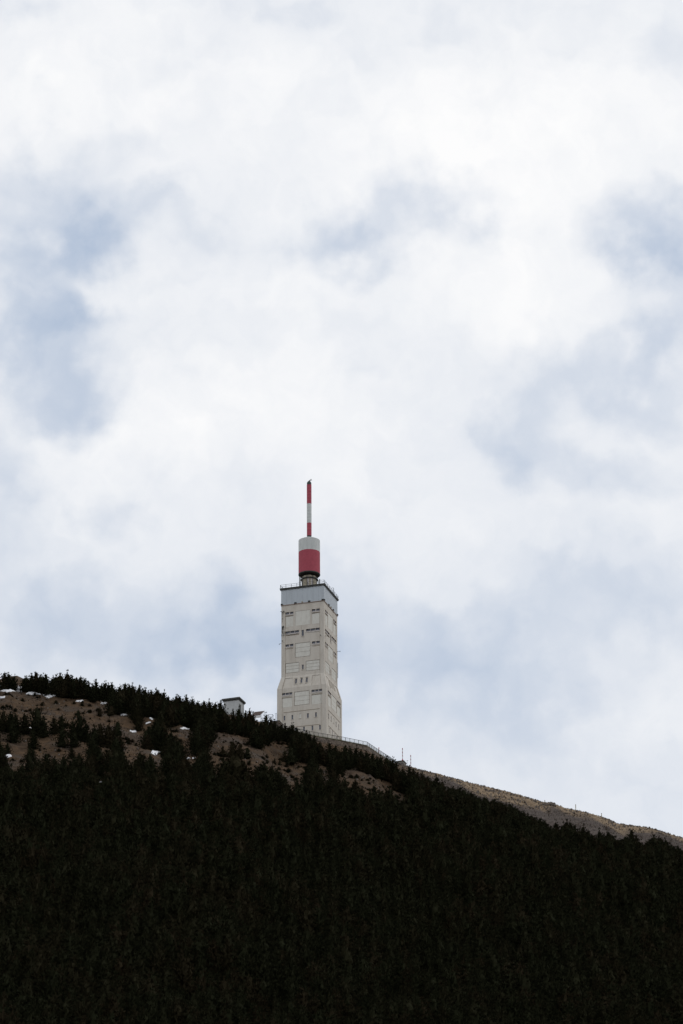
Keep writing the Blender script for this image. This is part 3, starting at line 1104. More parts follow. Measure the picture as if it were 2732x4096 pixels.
def banded_pole(px, y_top, y_bot, dist, r, bands, name, label, extra=0.0, knob=False, group=None):
    a, c = unit_dir(px, y_top), unit_dir(px, y_bot)
    top, bot = a * dist / a[1], c * dist / c[1]
    ht = top[2] - bot[2]
    o = thing(name, label, 'pole', (bot[0], bot[1], bot[2]), 0, group)
    n = len(bands)
    z = 0
    if extra:
        link('foot', MB().bar((0, 0, -extra), (0, 0, 0), r * .9, 8).mesh('foot', M['grey_metal']), o)
    for wgt, mt in bands:
        dz = ht * wgt / sum(x[0] for x in bands)
        link('band', smooth(MB().bar((0, 0, z), (0, 0, z + dz), r * (1.12 if mt == 'red' else .95), 8).mesh('band', M[mt])), o)
        z += dz
    if knob:
        link('cone', smooth(MB().lathe([(.12, .05), (.28, .3), (.22, .55), (.1, .95)], 12).mesh('cone', M['red'])), o)
    return o


R_, Wt = 'red', 'white'
banded_pole(1610.3, 2992.5, 3049, 1089, .10, [(1.0, Wt), (1.6, R_), (1.6, Wt), (1.0, R_), (1.4, Wt), (1.1, R_), (1.5, Wt), (1.2, R_)], 'banded_mast',
            'tallest red and white banded pole with a red bulb, rising from the stone hut', .6, True)
banded_pole(1643.3, 3020.5, 3071, 1090, .10, [(1.5, R_), (1.7, Wt), (1.0, R_), (1.7, Wt), (1.0, R_), (1.7, Wt), (1.3, R_)], 'banded_pole',
            'second red and white banded pole, right of the stone hut among pine tops', 2.5)
banded_pole(1515.6, 2990, 3010, 1083, .10, [(1.4, R_), (1.0, Wt), (1.3, R_)], 'banded_pole',
            'short red-topped banded pole just behind the falling end of the railing', .3)
for px, yt, yb, lab in ((2179.7, 3201, 3221, 'shortest snow pole, left one of the thin poles on the bare right ridge'),
                        (2303.5, 3218, 3252, 'tallest thin snow pole, middle one of those on the bare right ridge'),
                        (2406.8, 3253, 3281, 'thin pale yellow snow pole nearest the right end of the bare ridge')):
    banded_pole(px, yt, yb, 1089.5, .11, [(1.0, 'dark_metal'), (.5, 'yellow'), (.6, 'post_wood'), (.5, 'yellow'), (.6, 'post_wood'), (.5, 'yellow'), (.5, 'dark_metal')],
                'snow_pole', lab, .8, group='snow poles along the bare right ridge')


# ------------------------------------------------------------------ rocks and cairns on the ridge
def rock_mesh(seed, flat=.6):
    rr = random.Random(seed)
    b = MB()
    n = 6
    rings = [(.0, -.5, 1), (.8, -.35, n), (1.0, 0, n), (.75, .4, n), (0, .55, 1)]
    idx = []
    for rad, z, k in rings:
        row = []
        for i in range(k):
            t = 2 * math.pi * i / k + rr.uniform(-.3, .3)
            q = rad * rr.uniform(.75, 1.2)
            row.append(len(b.v))
            b.v.append((q * math.cos(t), q * math.sin(t) * .8, (z + rr.uniform(-.1, .1)) * flat))
        idx.append(row)
    for a, c in zip(idx[:-1], idx[1:]):
        for i in range(n):
            if len(a) == 1:
                b.f.append((a[0], c[(i + 1) % n], c[i]))
            elif len(c) == 1:
                b.f.append((a[i], a[(i + 1) % n], c[0]))
            else:
                b.f.append((a[i], a[(i + 1) % n], c[(i + 1) % n], c[i]))
            b.mi.append(0)
    return b.mesh('rock', M['rock'])


ROCKS = [rock_mesh(i, .55 + .1 * (i % 4)) for i in range(8)]


def put_rock(px, py, size, label, cat='rock', flat=False, group=None, name='rock', dz=.0):
    p = hit(px, py)
    if p is None:
        r = unit_dir(px, py)
        y = float(np.interp(r[0] * 1088, _cx, _cy)) + .3
        p = np.array([r[0] * y / r[1], y, hill1(r[0] * y / r[1], y)])
    o = link(name, random.choice(ROCKS), None, random.uniform(0, 6), tuple(p + np.array([0, 0, dz])))
    o.scale = (size, size * .8, size * random.uniform(.5, .8))
    return tag(o, label, cat, group)


o = put_rock(2229, 3231, .3, 'small dark upright cairn stone on the ridge right of the rocky bump', name='cairn_stone')
o.scale = (.22, .2, .8)
put_rock(2249, 3239, .35, 'low stone on the skyline just right of the upright cairn stone')
for px, py, s_, lab in ((2190, 3222, 1.6, 'broad flat outcrop forming the bump beside the shortest snow pole'),
                        (2206, 3221, 1.3, 'rounded outcrop at the right end of the rocky bump'),
                        (2195, 3247, 1.0, 'pale flat slab lying below the rocky bump'),
                        (1942, 3158, .6, 'dark stone on the skyline above the right treeline'),
                        (2090, 3194, .6, 'low dark stone on the tan crest left of the first snow pole'),
                        (2260, 3253, .8, 'dark rock below the skyline right of the cairn stone'),
                        (2635, 3333, .8, 'rock breaking the skyline near the right edge of the picture'),
                        (1828, 3127, .5, 'small dark stone on the crest near the last skyline pines'),
                        (1214, 3037, .9, 'pale rock among the pines below the railing')):
    put_rock(px, py, s_, lab)

# scree and dry tufts: too many to count
CLEAR = []


def poly4(pts, ox, oy, s=2.24):
    CLEAR.append(np.array([(ox + x / s, oy + y / s) for x, y in pts]))


c4 = lambda pts: poly4(pts, 0, 2640)
c5 = lambda pts: poly4(pts, 600, 2720)
c6 = lambda pts: poly4(pts, 1200, 2840)
c4([(-60, 290), (0, 290), (240, 285), (400, 330), (540, 345), (700, 390), (940, 405), (960, 490), (1110, 520), (1100, 580), (990, 560), (940, 620), (900, 580), (800, 610),
    (770, 640), (750, 560), (700, 550), (640, 580), (590, 610), (520, 560), (440, 580), (400, 490), (300, 480), (230, 520), (130, 480), (0, 470), (-60, 470)])
c4([(450, 650), (505, 660), (495, 735), (460, 745)])
c4([(1010, 650), (1280, 680), (1240, 860), (1090, 880), (1100, 760), (1060, 720)])
c4([(330, 770), (640, 790), (620, 830), (530, 870), (440, 880), (400, 830), (340, 880)])
c4([(850, 785), (980, 780), (940, 890), (900, 830)])
c4([(1370, 835), (1470, 845), (1440, 940), (1390, 930)])
c4([(0, 610), (90, 640), (60, 665), (0, 655)])
c4([(710, 670), (790, 690), (770, 750), (730, 740)])
c4([(195, 700), (240, 705), (215, 770)])
c4([(50, 860), (230, 880), (210, 930), (60, 945)])
c4([(680, 800), (760, 800), (740, 850), (700, 840)])
c5([(100, 425), (380, 440), (385, 490), (330, 560), (290, 610), (250, 500)])
c5([(600, 480), (880, 520), (860, 595), (740, 610), (640, 570), (570, 560)])
c5([(540, 590), (640, 600), (620, 640), (700, 660), (740, 640), (700, 695), (620, 745), (565, 785), (540, 720)])
c5([(830, 690), (990, 720), (970, 640), (1090, 660), (1130, 590), (1230, 590), (1180, 690), (1290, 745), (1370, 745), (1395, 850), (1340, 885), (1260, 900),
    (1200, 855), (1120, 805), (1090, 760), (1030, 740), (950, 770), (910, 830)])
c5([(1480, 780), (1568, 800), (1568, 885), (1530, 845)])
c5([(15, 640), (125, 650), (110, 745), (40, 750)])
c6([(150, 510), (265, 530), (265, 590), (220, 610), (180, 560)])
c6([(0, 480), (30, 490), (22, 590), (0, 630)])
c6([(330, 610), (400, 590), (490, 562), (650, 620), (820, 680), (745, 712), (600, 745), (560, 705), (520, 640), (480, 650), (460, 700), (420, 640), (350, 650)])
c6([(840, 742), (975, 790), (960, 820), (890, 835)])
c6([(200, 240), (370, 265), (600, 300), (760, 415), (700, 400), (640, 370), (560, 345), (430, 305), (300, 275)])
SNOW = [  # x0, x1, y0, y1 in picture measure / label
    (-8, 24, 2744, 2760, 'snow patch under the pines in the top left corner of the slope'),
    (4, 60, 2761, 2772, 'long thin snow strip below the leftmost crest pines'),
    (66, 97, 2745, 2769, 'bright snow wedge between the two leftmost clumps of crest pines'),
    (101, 172, 2770, 2781, 'long snow bank along the foot of the left crest pines'),
    (174, 232, 2767, 2793, 'widest brightest snow bank, tapering right under the crest pines'),
    (-8, 22, 2788, 2794, 'short snow strip on the brown slope at the left edge'),
    (307, 333, 2803, 2808, 'small snow fleck under the crest pines right of the big bank'),
    (404, 428, 2809, 2818, 'broken snow fleck near the right end of the crest pines'),
    (484, 510, 2854, 2864, 'small bright snow patch at the right end of the brown slope'),
    (597, 612, 2871, 2880, 'tiny round snow patch among dense pines'),
    (583, 602, 2887, 2894, 'tiny snow streak below the round patch among pines'),
    (668, 680, 2882, 2890, 'single snow dot among the pines of the middle band'),
    (-6, 9, 2912, 2922, 'snow patch at the left edge below the brown slope'),
    (116, 128, 2911, 2918, 'tiny snow fleck left of its larger twin among the lower left pines'),
    (146, 166, 2915, 2928, 'ragged snow fleck between two lower left pines'),
    (520, 546, 2920, 2933, 'scattered snow fleck above the brown gap of the middle band'),
    (602, 650, 3006, 3019, 'snow strip above a brown gap in the middle of the left forest'),
    (22, 44, 3022, 3033, 'dim snow patch low at the left edge'),
    (188, 220, 3142, 3150, 'thin snow strip deep in the dark lower left forest'),
    (212, 224, 3125, 3136, 'small snow blot just above the lowest snow strip'),
    (394, 414, 3127, 3139, 'speckled snow blot alone in the dark forest'),
    (722, 758, 2914, 2921, 'bright snow strip above the brown clearing right of the left forest'),
    (600, 648, 3007, 3018, None),
    (745, 762, 3030, 3038, 'snow fleck in dark forest right of the snow strip'),
    (768, 784, 3032, 3039, 'faint snow fleck farthest right in the dark forest'),
]
for x0, x1, y0, y1, lab in SNOW:
    CLEAR.append(np.array([(x0 - 1, y0 - 4), (x1 + 1, y0 - 4), (x1 + 1, y1 + 5), (x0 - 1, y1 + 5)]))


def in_poly(px, py, poly):
    x, y = poly[:, 0], poly[:, 1]
    x2, y2 = np.roll(x, -1), np.roll(y, -1)
    c = ((y > py) != (y2 > py)) & (px < (x2 - x) * (py - y) / (y2 - y + 1e-12) + x)
    return bool(c.sum() % 2)


CLEAR = [(p - p.mean(0)) * (1.0 if len(p) <= 4 or p[:, 0].mean() < 880 else 1.10) + p.mean(0) for p in CLEAR]
BB = [(p[:, 0].min(), p[:, 0].max(), p[:, 1].min(), p[:, 1].max()) for p in CLEAR]


def cleared(px, py):
    for p, bb in zip(CLEAR, BB):
        if bb[0] <= px <= bb[1] and bb[2] <= py <= bb[3] and in_poly(px, py, p):
            return True
    return False


def snow_patch(x0, x1, y0, y1, label):
    cx, cy, rx, ry = (x0 + x1) / 2, (y0 + y1) / 2, (x1 - x0) * .56, (y1 - y0) * .42
    n, rings = 28, 4
    b = MB()
    base = hit(cx, cy)
    rr = random.Random(int(cx * 7 + cy))
    ph = [rr.uniform(0, 6.28) for _ in range(4)]
    rows = []
    for j in range(rings + 1):
        row = []
        for i in range(n if j else 1):
            t = 2 * math.pi * i / n
            rag = 1 + .20 * math.sin(2 * t + ph[0]) + .16 * math.sin(5 * t + ph[1]) + .14 * math.sin(9 * t + ph[2]) + rr.uniform(-.08, .08)
            f = j / rings * (rag if j == rings else (1 + (rag - 1) * .6))
            p = hit(cx + rx * f * math.cos(t), cy + ry * f * math.sin(t))
            if p is None:
                p = base.copy()
            th = micro(p[0], p[1]) + (.10 * (1 - (j / rings) ** 2.5) + .14 if j < rings else -.25)
            row.append(len(b.v))
            b.v.append((p[0] - base[0], p[1] - base[1], p[2] - base[2] + th + .05 * mnoise.noise(Vector(p))))
        rows.append(row)
    for j in range(rings):
        for i in range(n):
            i2 = (i + 1) % n
            if j == 0:
                b.f.append((rows[0][0], rows[1][i2], rows[1][i]))
            else:
                b.f.append((rows[j][i], rows[j][i2], rows[j + 1][i2], rows[j + 1][i]))
            b.mi.append(0)
    me = smooth(b.mesh('snow_patch', M['snow']), 60)
    return tag(link('snow_patch', me, None, None, tuple(base)), label, 'snow patch', 'snow patches left on the slope')


for x0, x1, y0, y1, lab in SNOW:
    if lab:
        snow_patch(x0, x1, y0, y1, lab)

# loose stones over the open ground, one mass
sb_v, sb_f = [], []
cand = 0
while cand < 9000:
    cand += 1
    if cand % 2:
        x = rng.uniform(10, 98)
        t = rng.uniform(-1, 26) if rng.random() < .8 else rng.uniform(-1, 3)
    else:
        x = rng.uniform(-98, 50)
        t = rng.uniform(8, 110)
    y = float(np.interp(x, _cx, _cy)) - t
    z = hill1(x, y)
    px, py = project((x, y, z))
    if x < 12 and not cleared(px, py):
        continue
    sz = .07 + .24 * rng.random() ** 3
    i = len(sb_v)
    k = 4
    for a in range(k):
        th = 2 * math.pi * a / k + rng.uniform(-.4, .4)
        sb_v.append((x + sz * math.cos(th) * rng.uniform(.7, 1.4), y + sz * math.sin(th), z - .1))
    for a in range(k):
        th = 2 * math.pi * a / k + rng.uniform(-.4, .4)
        sb_v.append((x + sz * .55 * math.cos(th), y + sz * .55 * math.sin(th), z + sz * rng.uniform(.6, 1.3) + .12))
    for a in range(k):
        a2 = (a + 1) % k
        sb_f.append((i + a, i + a2, i + k + a2, i + k + a))
    sb_f.append((i + 4, i + 5, i + 6, i + 7))
me = D.meshes.new('scree')
me.from_pydata(sb_v, [], sb_f)
me.materials.append(M['rock'])
tag(link('scree', me), 'loose stones scattered over the bare slopes', 'scree', kind='stuff')

tv, tf = [], []
for _ in range(16000):
    x = rng.uniform(-98, 96)
    t = rng.uniform(1, 120)
    y = float(np.interp(x, _cx, _cy)) - t
    z = hill1(x, y)
    px, py = project((x, y, z))
    if not cleared(px, py) and not (x > 14 and t < 24):
        continue
    for k in range(3):
        th = rng.uniform(0, 6.28)
        w, h = rng.uniform(.05, .16), rng.uniform(.15, .42)
        i = len(tv)
        dx, dy = math.cos(th), math.sin(th)
        tv += [(x - dx * w, y - dy * w, z - .05), (x + dx * w, y + dy * w, z - .05), (x + dy * .3, y - dx * .3, z + h + .1)]
        tf.append((i, i + 1, i + 2))
me = D.meshes.new('dry_grass')
me.from_pydata(tv, [], tf)
me.materials.append(M['dry_tuft'])
tag(link('dry_grass', me), 'short dry grass and heather on the open slopes', 'grass', kind='stuff')


# ------------------------------------------------------------------ the pines
def make_crown(seed, wide=.30, ragged=1.0, levels=15):
    """a mountain pine crown, unit height, many upturned shoots"""
    rr = random.Random(seed)
    b = MB()

    def tuft(c, d, size, n, spread=.95):
        d = d.normalized()
        for _ in range(n):
            v = Vector((rr.gauss(0, 1), rr.gauss(0, 1), rr.gauss(0, .8))).normalized()
            dd = (d * .9 + v * spread + Vector((0, 0, .45))).normalized()
            s_ = dd.cross(Vector((rr.gauss(0, 1), rr.gauss(0, 1), rr.gauss(0, 1)))).normalized() * size * rr.uniform(.16, .30)
            tip = c + dd * size * rr.uniform(.6, 1.25)
            st = c - dd * size * .12
            b.tri(tuple(st - s_), tuple(st + s_), tuple(tip))

    # ragged inner mass that hides the trunk
    n = 9
    n = 11
    zs = [.03, .1, .2, .3, .4, .5, .6, .7, .8, .88]
    rows = []
    for j, z in enumerate(zs):
        rad = wide * .48 * (1 - z) ** .6 * (1 if j else .6)
        row = []
        for i in range(n):
            t = 2 * math.pi * (i + .5 * (j % 2)) / n
            q = rad * rr.uniform(.45, 1.35)
            row.append(len(b.v))
            b.v.append((q * math.cos(t), q * math.sin(t), z + rr.uniform(-.03, .03)))
        rows.append(row)
    for a, c in zip(rows[:-1], rows[1:]):
        for i in range(n):
            b.f.append((a[i], a[(i + 1) % n], c[(i + 1) % n], c[i]))
            b.mi.append(0)
    lean = Vector((rr.uniform(-.03, .03), rr.uniform(-.03, .03), 0))
    for lv in range(levels):
        f = lv / (levels - 1)
        z = .05 + .76 * f
        rad = wide * (1 - f) ** .62 * rr.uniform(.82, 1.15) + .025
        if f < .12:
            rad *= .8
        k = max(3, round(9 * (1 - f) + 2.5))
        for i in range(k):
            t = 2 * math.pi * (i + rr.random()) / k
            r1 = rad * rr.uniform(.7, 1.12 + .12 * ragged)
            up = .10 + .10 * f
            end = Vector((r1 * math.cos(t), r1 * math.sin(t), z + up * rr.uniform(.2, 1.0) * ragged)) + lean * f
            mid = Vector((r1 * .6 * math.cos(t), r1 * .6 * math.sin(t), z + .02)) + lean * f
            d = Vector((math.cos(t), math.sin(t), .7 + f))
            tuft(end, d, .068, 7)
            tuft(mid, d, .085, 5)
            if f < .5:
                tuft(mid * .5 + Vector((0, 0, z * .5)), d, .08, 3)
    for k in range(9):       # the shoots round the leader
        w_ = .045 * (1 - k / 10)
        c = Vector((rr.uniform(-w_, w_), rr.uniform(-w_, w_), .70 + .025 * k)) + lean
        tuft(c, Vector((0, 0, 1.5)), .06, 7, .45)
    b.bar((lean.x, lean.y, .6), (lean.x * 1.15, lean.y * 1.15, .99), .030, 5, r2=.006)
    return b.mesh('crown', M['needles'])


def trunk_mesh(seed):
    rr = random.Random(seed)
    b = MB()
    b.bar((0, 0, -.12), (rr.uniform(-.01, .01), rr.uniform(-.01, .01), .45), .028, 6, r2=.016)
    b.bar((0, 0, .45), (0, 0, .9), .016, 5, r2=.005)
    for k in range(7):
        z = .1 + .1 * k
        t = rr.uniform(0, 6.28)
        l = .2 * (1 - z)
        b.bar((0, 0, z), (l * math.cos(t), l * math.sin(t), z + .06), .008, 3, r2=.003)
    return b.mesh('trunk', M['bark'])


SPEC = [(.30, 1.0), (.34, 1.1), (.27, 1.2), (.38, .9), (.32, 1.3), (.24, 1.1), (.36, 1.2), (.29, .8)]
CROWNS = [make_crown(100 + i, w, rg) for i, (w, rg) in enumerate(SPEC)]
SPIRE = [make_crown(200 + i, .19 + .03 * i, 1.0, 17) for i in range(2)]
BUSHY = [make_crown(300 + i, .50 + .08 * i, 1.1, 9) for i in range(2)]
ALLC = CROWNS + SPIRE + BUSHY
TRUNKS = [trunk_mesh(i) for i in range(3)]


def plant(x, y, z, h, cm, label, group, name='pine_tree', cat='tree', wscale=1.0):
    o = thing(name, label, cat, (x, y, z - .15), random.uniform(0, 6.28), group)
    s_ = h * wscale
    c = link('crown', cm, o)
    c.scale = (s_, s_, h)
    t = link('trunk', random.choice(TRUNKS), o)
    t.scale = (h, h, h)
    return o, c


def tree_at(px, top_py, H_px, cm, label, group, wscale=1.0, name='pine_tree', cat='tree'):
    """a pine whose top is seen at (px, top_py), standing on the slope below"""
    p = hit(px, top_py + H_px)
    if p is None:
        p = hit(px, top_py + H_px + 25)
    if p is None:
        return None
    r = unit_dir(px, top_py)
    h = r[2] * p[1] / r[1] - p[2]
    return plant(p[0], p[1], p[2], max(.8, h), cm, label, group, name, cat, wscale)


# pines that stand out one by one: (x, top y, size in the picture, kind of crown, label)
HERO = [
    (16, 2683, 78, 0, 'leftmost broad crest pine, cut by the left edge of the picture'),
    (34, 2689, 66, 1, 'crest pine just right of the leftmost one, blunt topped'),
    (55, 2698, 62, 2, 'slim crest pine at the left side of the bare skyline gap'),
    (95, 2707, 60, 2, 'low crest pine at the right side of the bare skyline gap'),
    (104, 2700, 68, 3, 'rounded crest pine left of the tallest pine in its clump'),
    (126, 2693, 78, 1, 'dense crest pine leaning against the tallest pine of its clump'),
    (143, 2681, 92, 0, 'tallest pointed crest pine above the left snow bank'),
    (163, 2695, 80, 3, 'bushy crest pine right of the tall pointed one, above the snow bank'),
    (183, 2691, 84, 4, 'crest pine with a small pointed tip above the widest snow bank'),
    (210, 2704, 76, 6, 'short crest pine filling the dip right of the widest snow bank'),
    (221, 2699, 84, 1, 'crest pine beside the dip, left of the dome-shaped pine'),
    (240, 2689, 98, 3, 'big dome-shaped crest pine right of the snow banks'),
    (258, 2703, 90, 6, 'shoulder pine between dome-shaped and spire-topped crest pines'),
    (271, 2684, 104, 2, 'crest pine with the sharpest spire of the left skyline'),
    (290, 2704, 92, 1, 'bushy crest pine right of the sharp spire'),
    (304, 2706, 88, 4, 'ragged crest pine two places right of the sharp spire'),
    (319, 2699, 96, 0, 'pointed crest pine before the long step down in the skyline'),
    (336, 2711, 86, 3, 'broad pine on the step down of the left skyline'),
    (352, 2727, 74, 6, 'lower pine closing the step down of the left skyline'),
    (383, 2715, 90, 5, 'narrow lone-topped pine standing right of the skyline notch'),
    (405, 2733, 76, 4, 'rounded pine right of the narrow lone-topped pine'),
    (419, 2724, 84, 2, 'pine with a thin tip above the scattered snow flecks'),
    (434, 2731, 76, 1, 'dense pine left of the twin tops above the snow flecks'),
    (447, 2728, 80, 3, 'twin-topped broad pine above the broken snow fleck'),
    (478, 2740, 74, 6, 'ragged pine left of the pointed one over the brown slope end'),
    (499, 2725, 92, 0, 'pointed pine above the right end of the brown slope'),
    (515, 2733, 84, 4, 'pine tucked right behind the pointed pine at the brown slope end'),
    (532, 2734, 86, 2, 'slender-topped pine mid-way along the falling left skyline'),
    (556, 2738, 88, 5, 'narrow pine with a needle-like tip on the falling left skyline'),
    (578, 2750, 76, 1, 'blunt pine between the needle tip and the low plateau'),
    (605, 2757, 74, 3, 'broad pine starting the low plateau of treetops'),
    (625, 2755, 80, 6, 'bushy pine in the middle of the low treetop plateau'),
    (633, 2757, 80, 4, 'pine with double tip on the low treetop plateau'),
    (653, 2761, 82, 2, 'sharp-tipped pine at the right end of the treetop plateau'),
    (672, 2781, 66, 0, 'low pine in the skyline dip past the treetop plateau'),
    (704, 2776, 76, 1, 'rounded pine after the skyline dip'),
    (718, 2779, 74, 4, 'small-tipped pine between the rounded pine and the tall feather-topped one'),
    (745, 2777, 84, 5, 'feather-topped pine two thirds of the way to the white block'),
    (769, 2788, 76, 2, 'thin-tipped pine right of the feather-topped one'),
    (792, 2802, 66, 3, 'flat-topped pine before the last rise left of the white block'),
    (816, 2798, 76, 0, 'pointed pine three places left of the white block'),
    (839, 2798, 80, 2, 'twin to the pointed pine, two places left of the white block'),
    (860, 2806, 72, 4, 'lower pine next to the one touching the white block'),
    (881, 2801, 84, 1, 'tall pine partly hiding the left corner of the white block'),
    (895, 2830, 66, 5, 'pine covering the lower left corner of the white block'),
    (912, 2855, 56, 6, 'low pine at the foot of the white block wall'),
    (933, 2833, 70, 5, 'pine in front of the white block, left of the door'),
    (953, 2827, 84, 2, 'spiky pine in front of the white block by its dark door'),
    (966, 2848, 60, 5, 'low pine under the ladder of the white block'),
    (981, 2839, 78, 5, 'thin pine at the right corner of the white block'),
    (998, 2832, 92, 4, 'tall open-topped pine between the white block and the shelter'),
    (1012, 2850, 76, 1, 'dense pine hiding the left end of the shelter'),
    (1030, 2880, 60, 3, 'low pine in front of the shelter'),
    (1046, 2876, 62, 6, 'short pine under the right end of the shelter roof'),
    (1065, 2850, 92, 2, 'pointed pine between the shelter and the steel frame'),
    (1084, 2867, 84, 3, 'broad pine below the steel frame'),
    (1099, 2876, 86, 1, 'bushy pine touching the left edge of the tower'),
    (1112, 2896, 70, 6, 'low pine at the left foot of the tower'),
    (1126, 2893, 72, 4, 'rounded pine in front of the lower left window of the tower'),
    (1141, 2891, 76, 5, 'thin pine in front of the tower, left of the tall dark one'),
    (1157, 2901, 72, 0, 'small pine between two pointed ones before the tower'),
    (1170, 2891, 88, 2, 'tall dark pine standing out before the tower wall'),
    (1188, 2907, 76, 4, 'pine right of the tall dark one before the tower wall'),
    (1207, 2922, 66, 3, 'low pine at the start of the visible railing'),
    (1224, 2922, 78, 1, 'dark pine overlapping the railing below the tower'),
    (1238, 2931, 72, 6, 'last pine overlapping the railing below the tower'),
    (1256, 2938, 70, 5, 'thin pine tip just under the railing, right of the tower centre'),
    (1280, 2962, 62, 3, 'low pine under the wall below the tower corner'),
    (1319, 2964, 70, 2, 'pointed pine against the wall below the tower right face'),
    (1342, 2976, 62, 0, 'rounded pine against the wall at the tower right corner'),
    (1380, 2975, 76, 4, 'pine against the wall just right of the tower'),
    (1401, 2984, 68, 1, 'bushy pine against the brown wall left of the tall one'),
    (1424, 2983, 78, 2, 'spiky pine against the middle of the brown wall'),
    (1446, 2996, 68, 3, 'round pine against the brown wall right of the spiky one'),
    (1466, 3000, 70, 6, 'pine under the bend of the railing'),
    (1490, 3006, 76, 0, 'pointed pine under the falling part of the railing'),
    (1510, 3022, 66, 4, 'low pine under the falling part of the railing near the short banded pole'),
    (1524, 3020, 72, 1, 'dense pine two places left of the railing end'),
    (1549, 3020, 84, 3, 'broad pine hiding the end of the railing'),
    (1560, 3031, 74, 6, 'pine right behind the end of the railing'),
    (1571, 3030, 84, 2, 'ragged-topped pine left of the stone hut'),
    (1584, 3047, 66, 4, 'dark pine touching the left side of the stone hut'),
    (1612, 3066, 62, 3, 'low pine in front of the stone hut'),
    (1637, 3058, 72, 5, 'thin pine left of the second banded pole'),
    (1654, 3068, 66, 0, 'pine at the foot of the second banded pole'),
    (1671, 3081, 60, 2, 'small pointed pine right of the second banded pole'),
    (1688, 3083, 62, 5, 'needle-tipped small pine on the skyline right of the banded poles'),
    (1712, 3100, 56, 4, 'bushy low pine under the bare crest right of the banded poles'),
    (1747, 3098, 84, 8, 'dark spire pine standing against the bare crest'),
    (1770, 3118, 70, 1, 'pine right of the dark spire on the bare crest'),
    (1812, 3142, 66, 5, 'narrow pine below the bare crest, first after the spire'),
    (1840, 3142, 78, 2, 'twin-tipped pine on the upper right treeline'),
    (1858, 3150, 72, 3, 'broad pine right of the twin-tipped one on the upper right treeline'),
    (1884, 3163, 72, 4, 'pine on the upper right treeline above the middle of the forest'),
    (1938, 3180, 76, 0, 'rounded pine on the right treeline left of the lone pointed pair'),
    (1978, 3188, 80, 2, 'pointed pine on the right treeline under the first tan band'),
    (2010, 3202, 74, 6, 'bushy pine on the right treeline'),
    (2040, 3206, 84, 1, 'taller pine on the right treeline before the steep step'),
    (2070, 3228, 76, 4, 'pine just past the step of the right treeline'),
    (2096, 3240, 76, 3, 'dense pine mid-way along the right treeline'),
    (2140, 3263, 80, 2, 'pointed pine under the grey scree on the right'),
    (2160, 3268, 78, 0, 'pine neighbouring the pointed one under the grey scree'),
    (2178, 3276, 74, 5, 'narrow pine left of the scree hollow'),
    (2226, 3282, 90, 2, 'free-standing pointed pine left of the highest right treeline pine'),
    (2252, 3298, 76, 4, 'short pine between the free-standing pine and the highest one'),
    (2268, 3278, 96, 1, 'highest pine against the grey scree on the right'),
    (2284, 3286, 88, 6, 'shoulder of pine right of the highest scree pine'),
    (2302, 3303, 76, 3, 'bushy pine right of the highest scree pine'),
    (2333, 3298, 94, 2, 'tall narrow pine right of the middle snow pole'),
    (2356, 3318, 80, 4, 'sloping pine top right of the tall narrow pine'),
    (2402, 3316, 94, 2, 'sharp pine directly below the last snow pole'),
    (2437, 3321, 90, 0, 'broad pine right of the one below the last snow pole'),
    (2455, 3336, 80, 6, 'ragged pine next to the broad pine on the right treeline'),
    (2503, 3345, 78, 5, 'small pine left of the tall spindly pine on the right'),
    (2527, 3313, 112, 9, 'tall spindly pine standing clear on the right treeline'),
    (2548, 3342, 84, 4, 'bushy pine at the right of the tall spindly pine'),
    (2583, 3366, 70, 2, 'low pine in the dip of the far right treeline'),
    (2602, 3356, 80, 5, 'thin pine left of the domed pine at the far right'),
    (2620, 3336, 100, 3, 'domed pine clump at the far right of the treeline'),
    (2637, 3342, 92, 0, 'pine leaning on the domed clump at the far right'),
    (2664, 3350, 96, 8, 'spire-like pine second from the right edge'),
    (2692, 3382, 72, 2, 'low pine near the right edge of the picture'),
    (2718, 3386, 76, 4, 'rightmost treeline pine touching the picture edge'),
    # against the brown clearings
    (12, 2833, 96, 5, 'tall thin pine at the left edge below the brown slope'),
    (40, 2845, 90, 3, 'pine below the brown slope, second from the left edge'),
    (60, 2846, 86, 4, 'pointed pine below the brown slope, third from the left edge'),
    (98, 2848, 92, 2, 'slim pine left of the big pine poking into the brown slope'),
    (147, 2817, 126, 1, 'big dark pine poking high into the brown slope'),
    (172, 2868, 84, 6, 'shoulder pine right of the big pine on the brown slope'),
    (216, 2862, 78, 5, 'thin pine on the lower edge of the brown slope'),
    (245, 2855, 82, 4, 'ragged pine left of the second big pine on the brown slope'),
    (318, 2850, 112, 1, 'second big pine poking into the brown slope'),
    (290, 2878, 80, 2, 'pointed pine leaning on the second big pine from the left'),
    (343, 2890, 80, 6, 'bushy pine at the right foot of the second big pine'),
    (400, 2886, 92, 0, 'pine at the lower right edge of the brown slope'),
    (378, 2902, 84, 3, 'rounded pine in front of the lower right edge of the brown slope'),
    (428, 2898, 80, 5, 'thin pine at the corner of the brown slope'),
    (313, 2836, 30, 11, 'low dark bush on the upper right part of the brown slope'),
    (445, 2818, 44, 10, 'round dark bush under the crest pines at the end of the brown slope'),
    (398, 2826, 42, 5, 'small slim pine alone on the right of the brown slope'),
    (470, 2880, 66, 10, 'wide bush at the lower right corner of the brown slope'),
    (484, 2942, 58, 2, 'small pine in the brown gap right of the left forest'),
    (397, 2992, 86, 3, 'broad pine before the second brown strip'),
    (440, 2988, 96, 1, 'pointed pine before the brown gap, right of the broad one'),
    (490, 3002, 76, 4, 'pine at the lower edge of the right-hand brown gap'),
    (185, 3006, 84, 2, 'pine below the left brown strip'),
    (891, 2979, 42, 10, 'round bush alone in the upper brown clearing'),
    (930, 2958, 80, 6, 'tall bush between the two upper brown clearings'),
    (962, 2968, 66, 10, 'wide dark bush on the edge of the long clearing'),
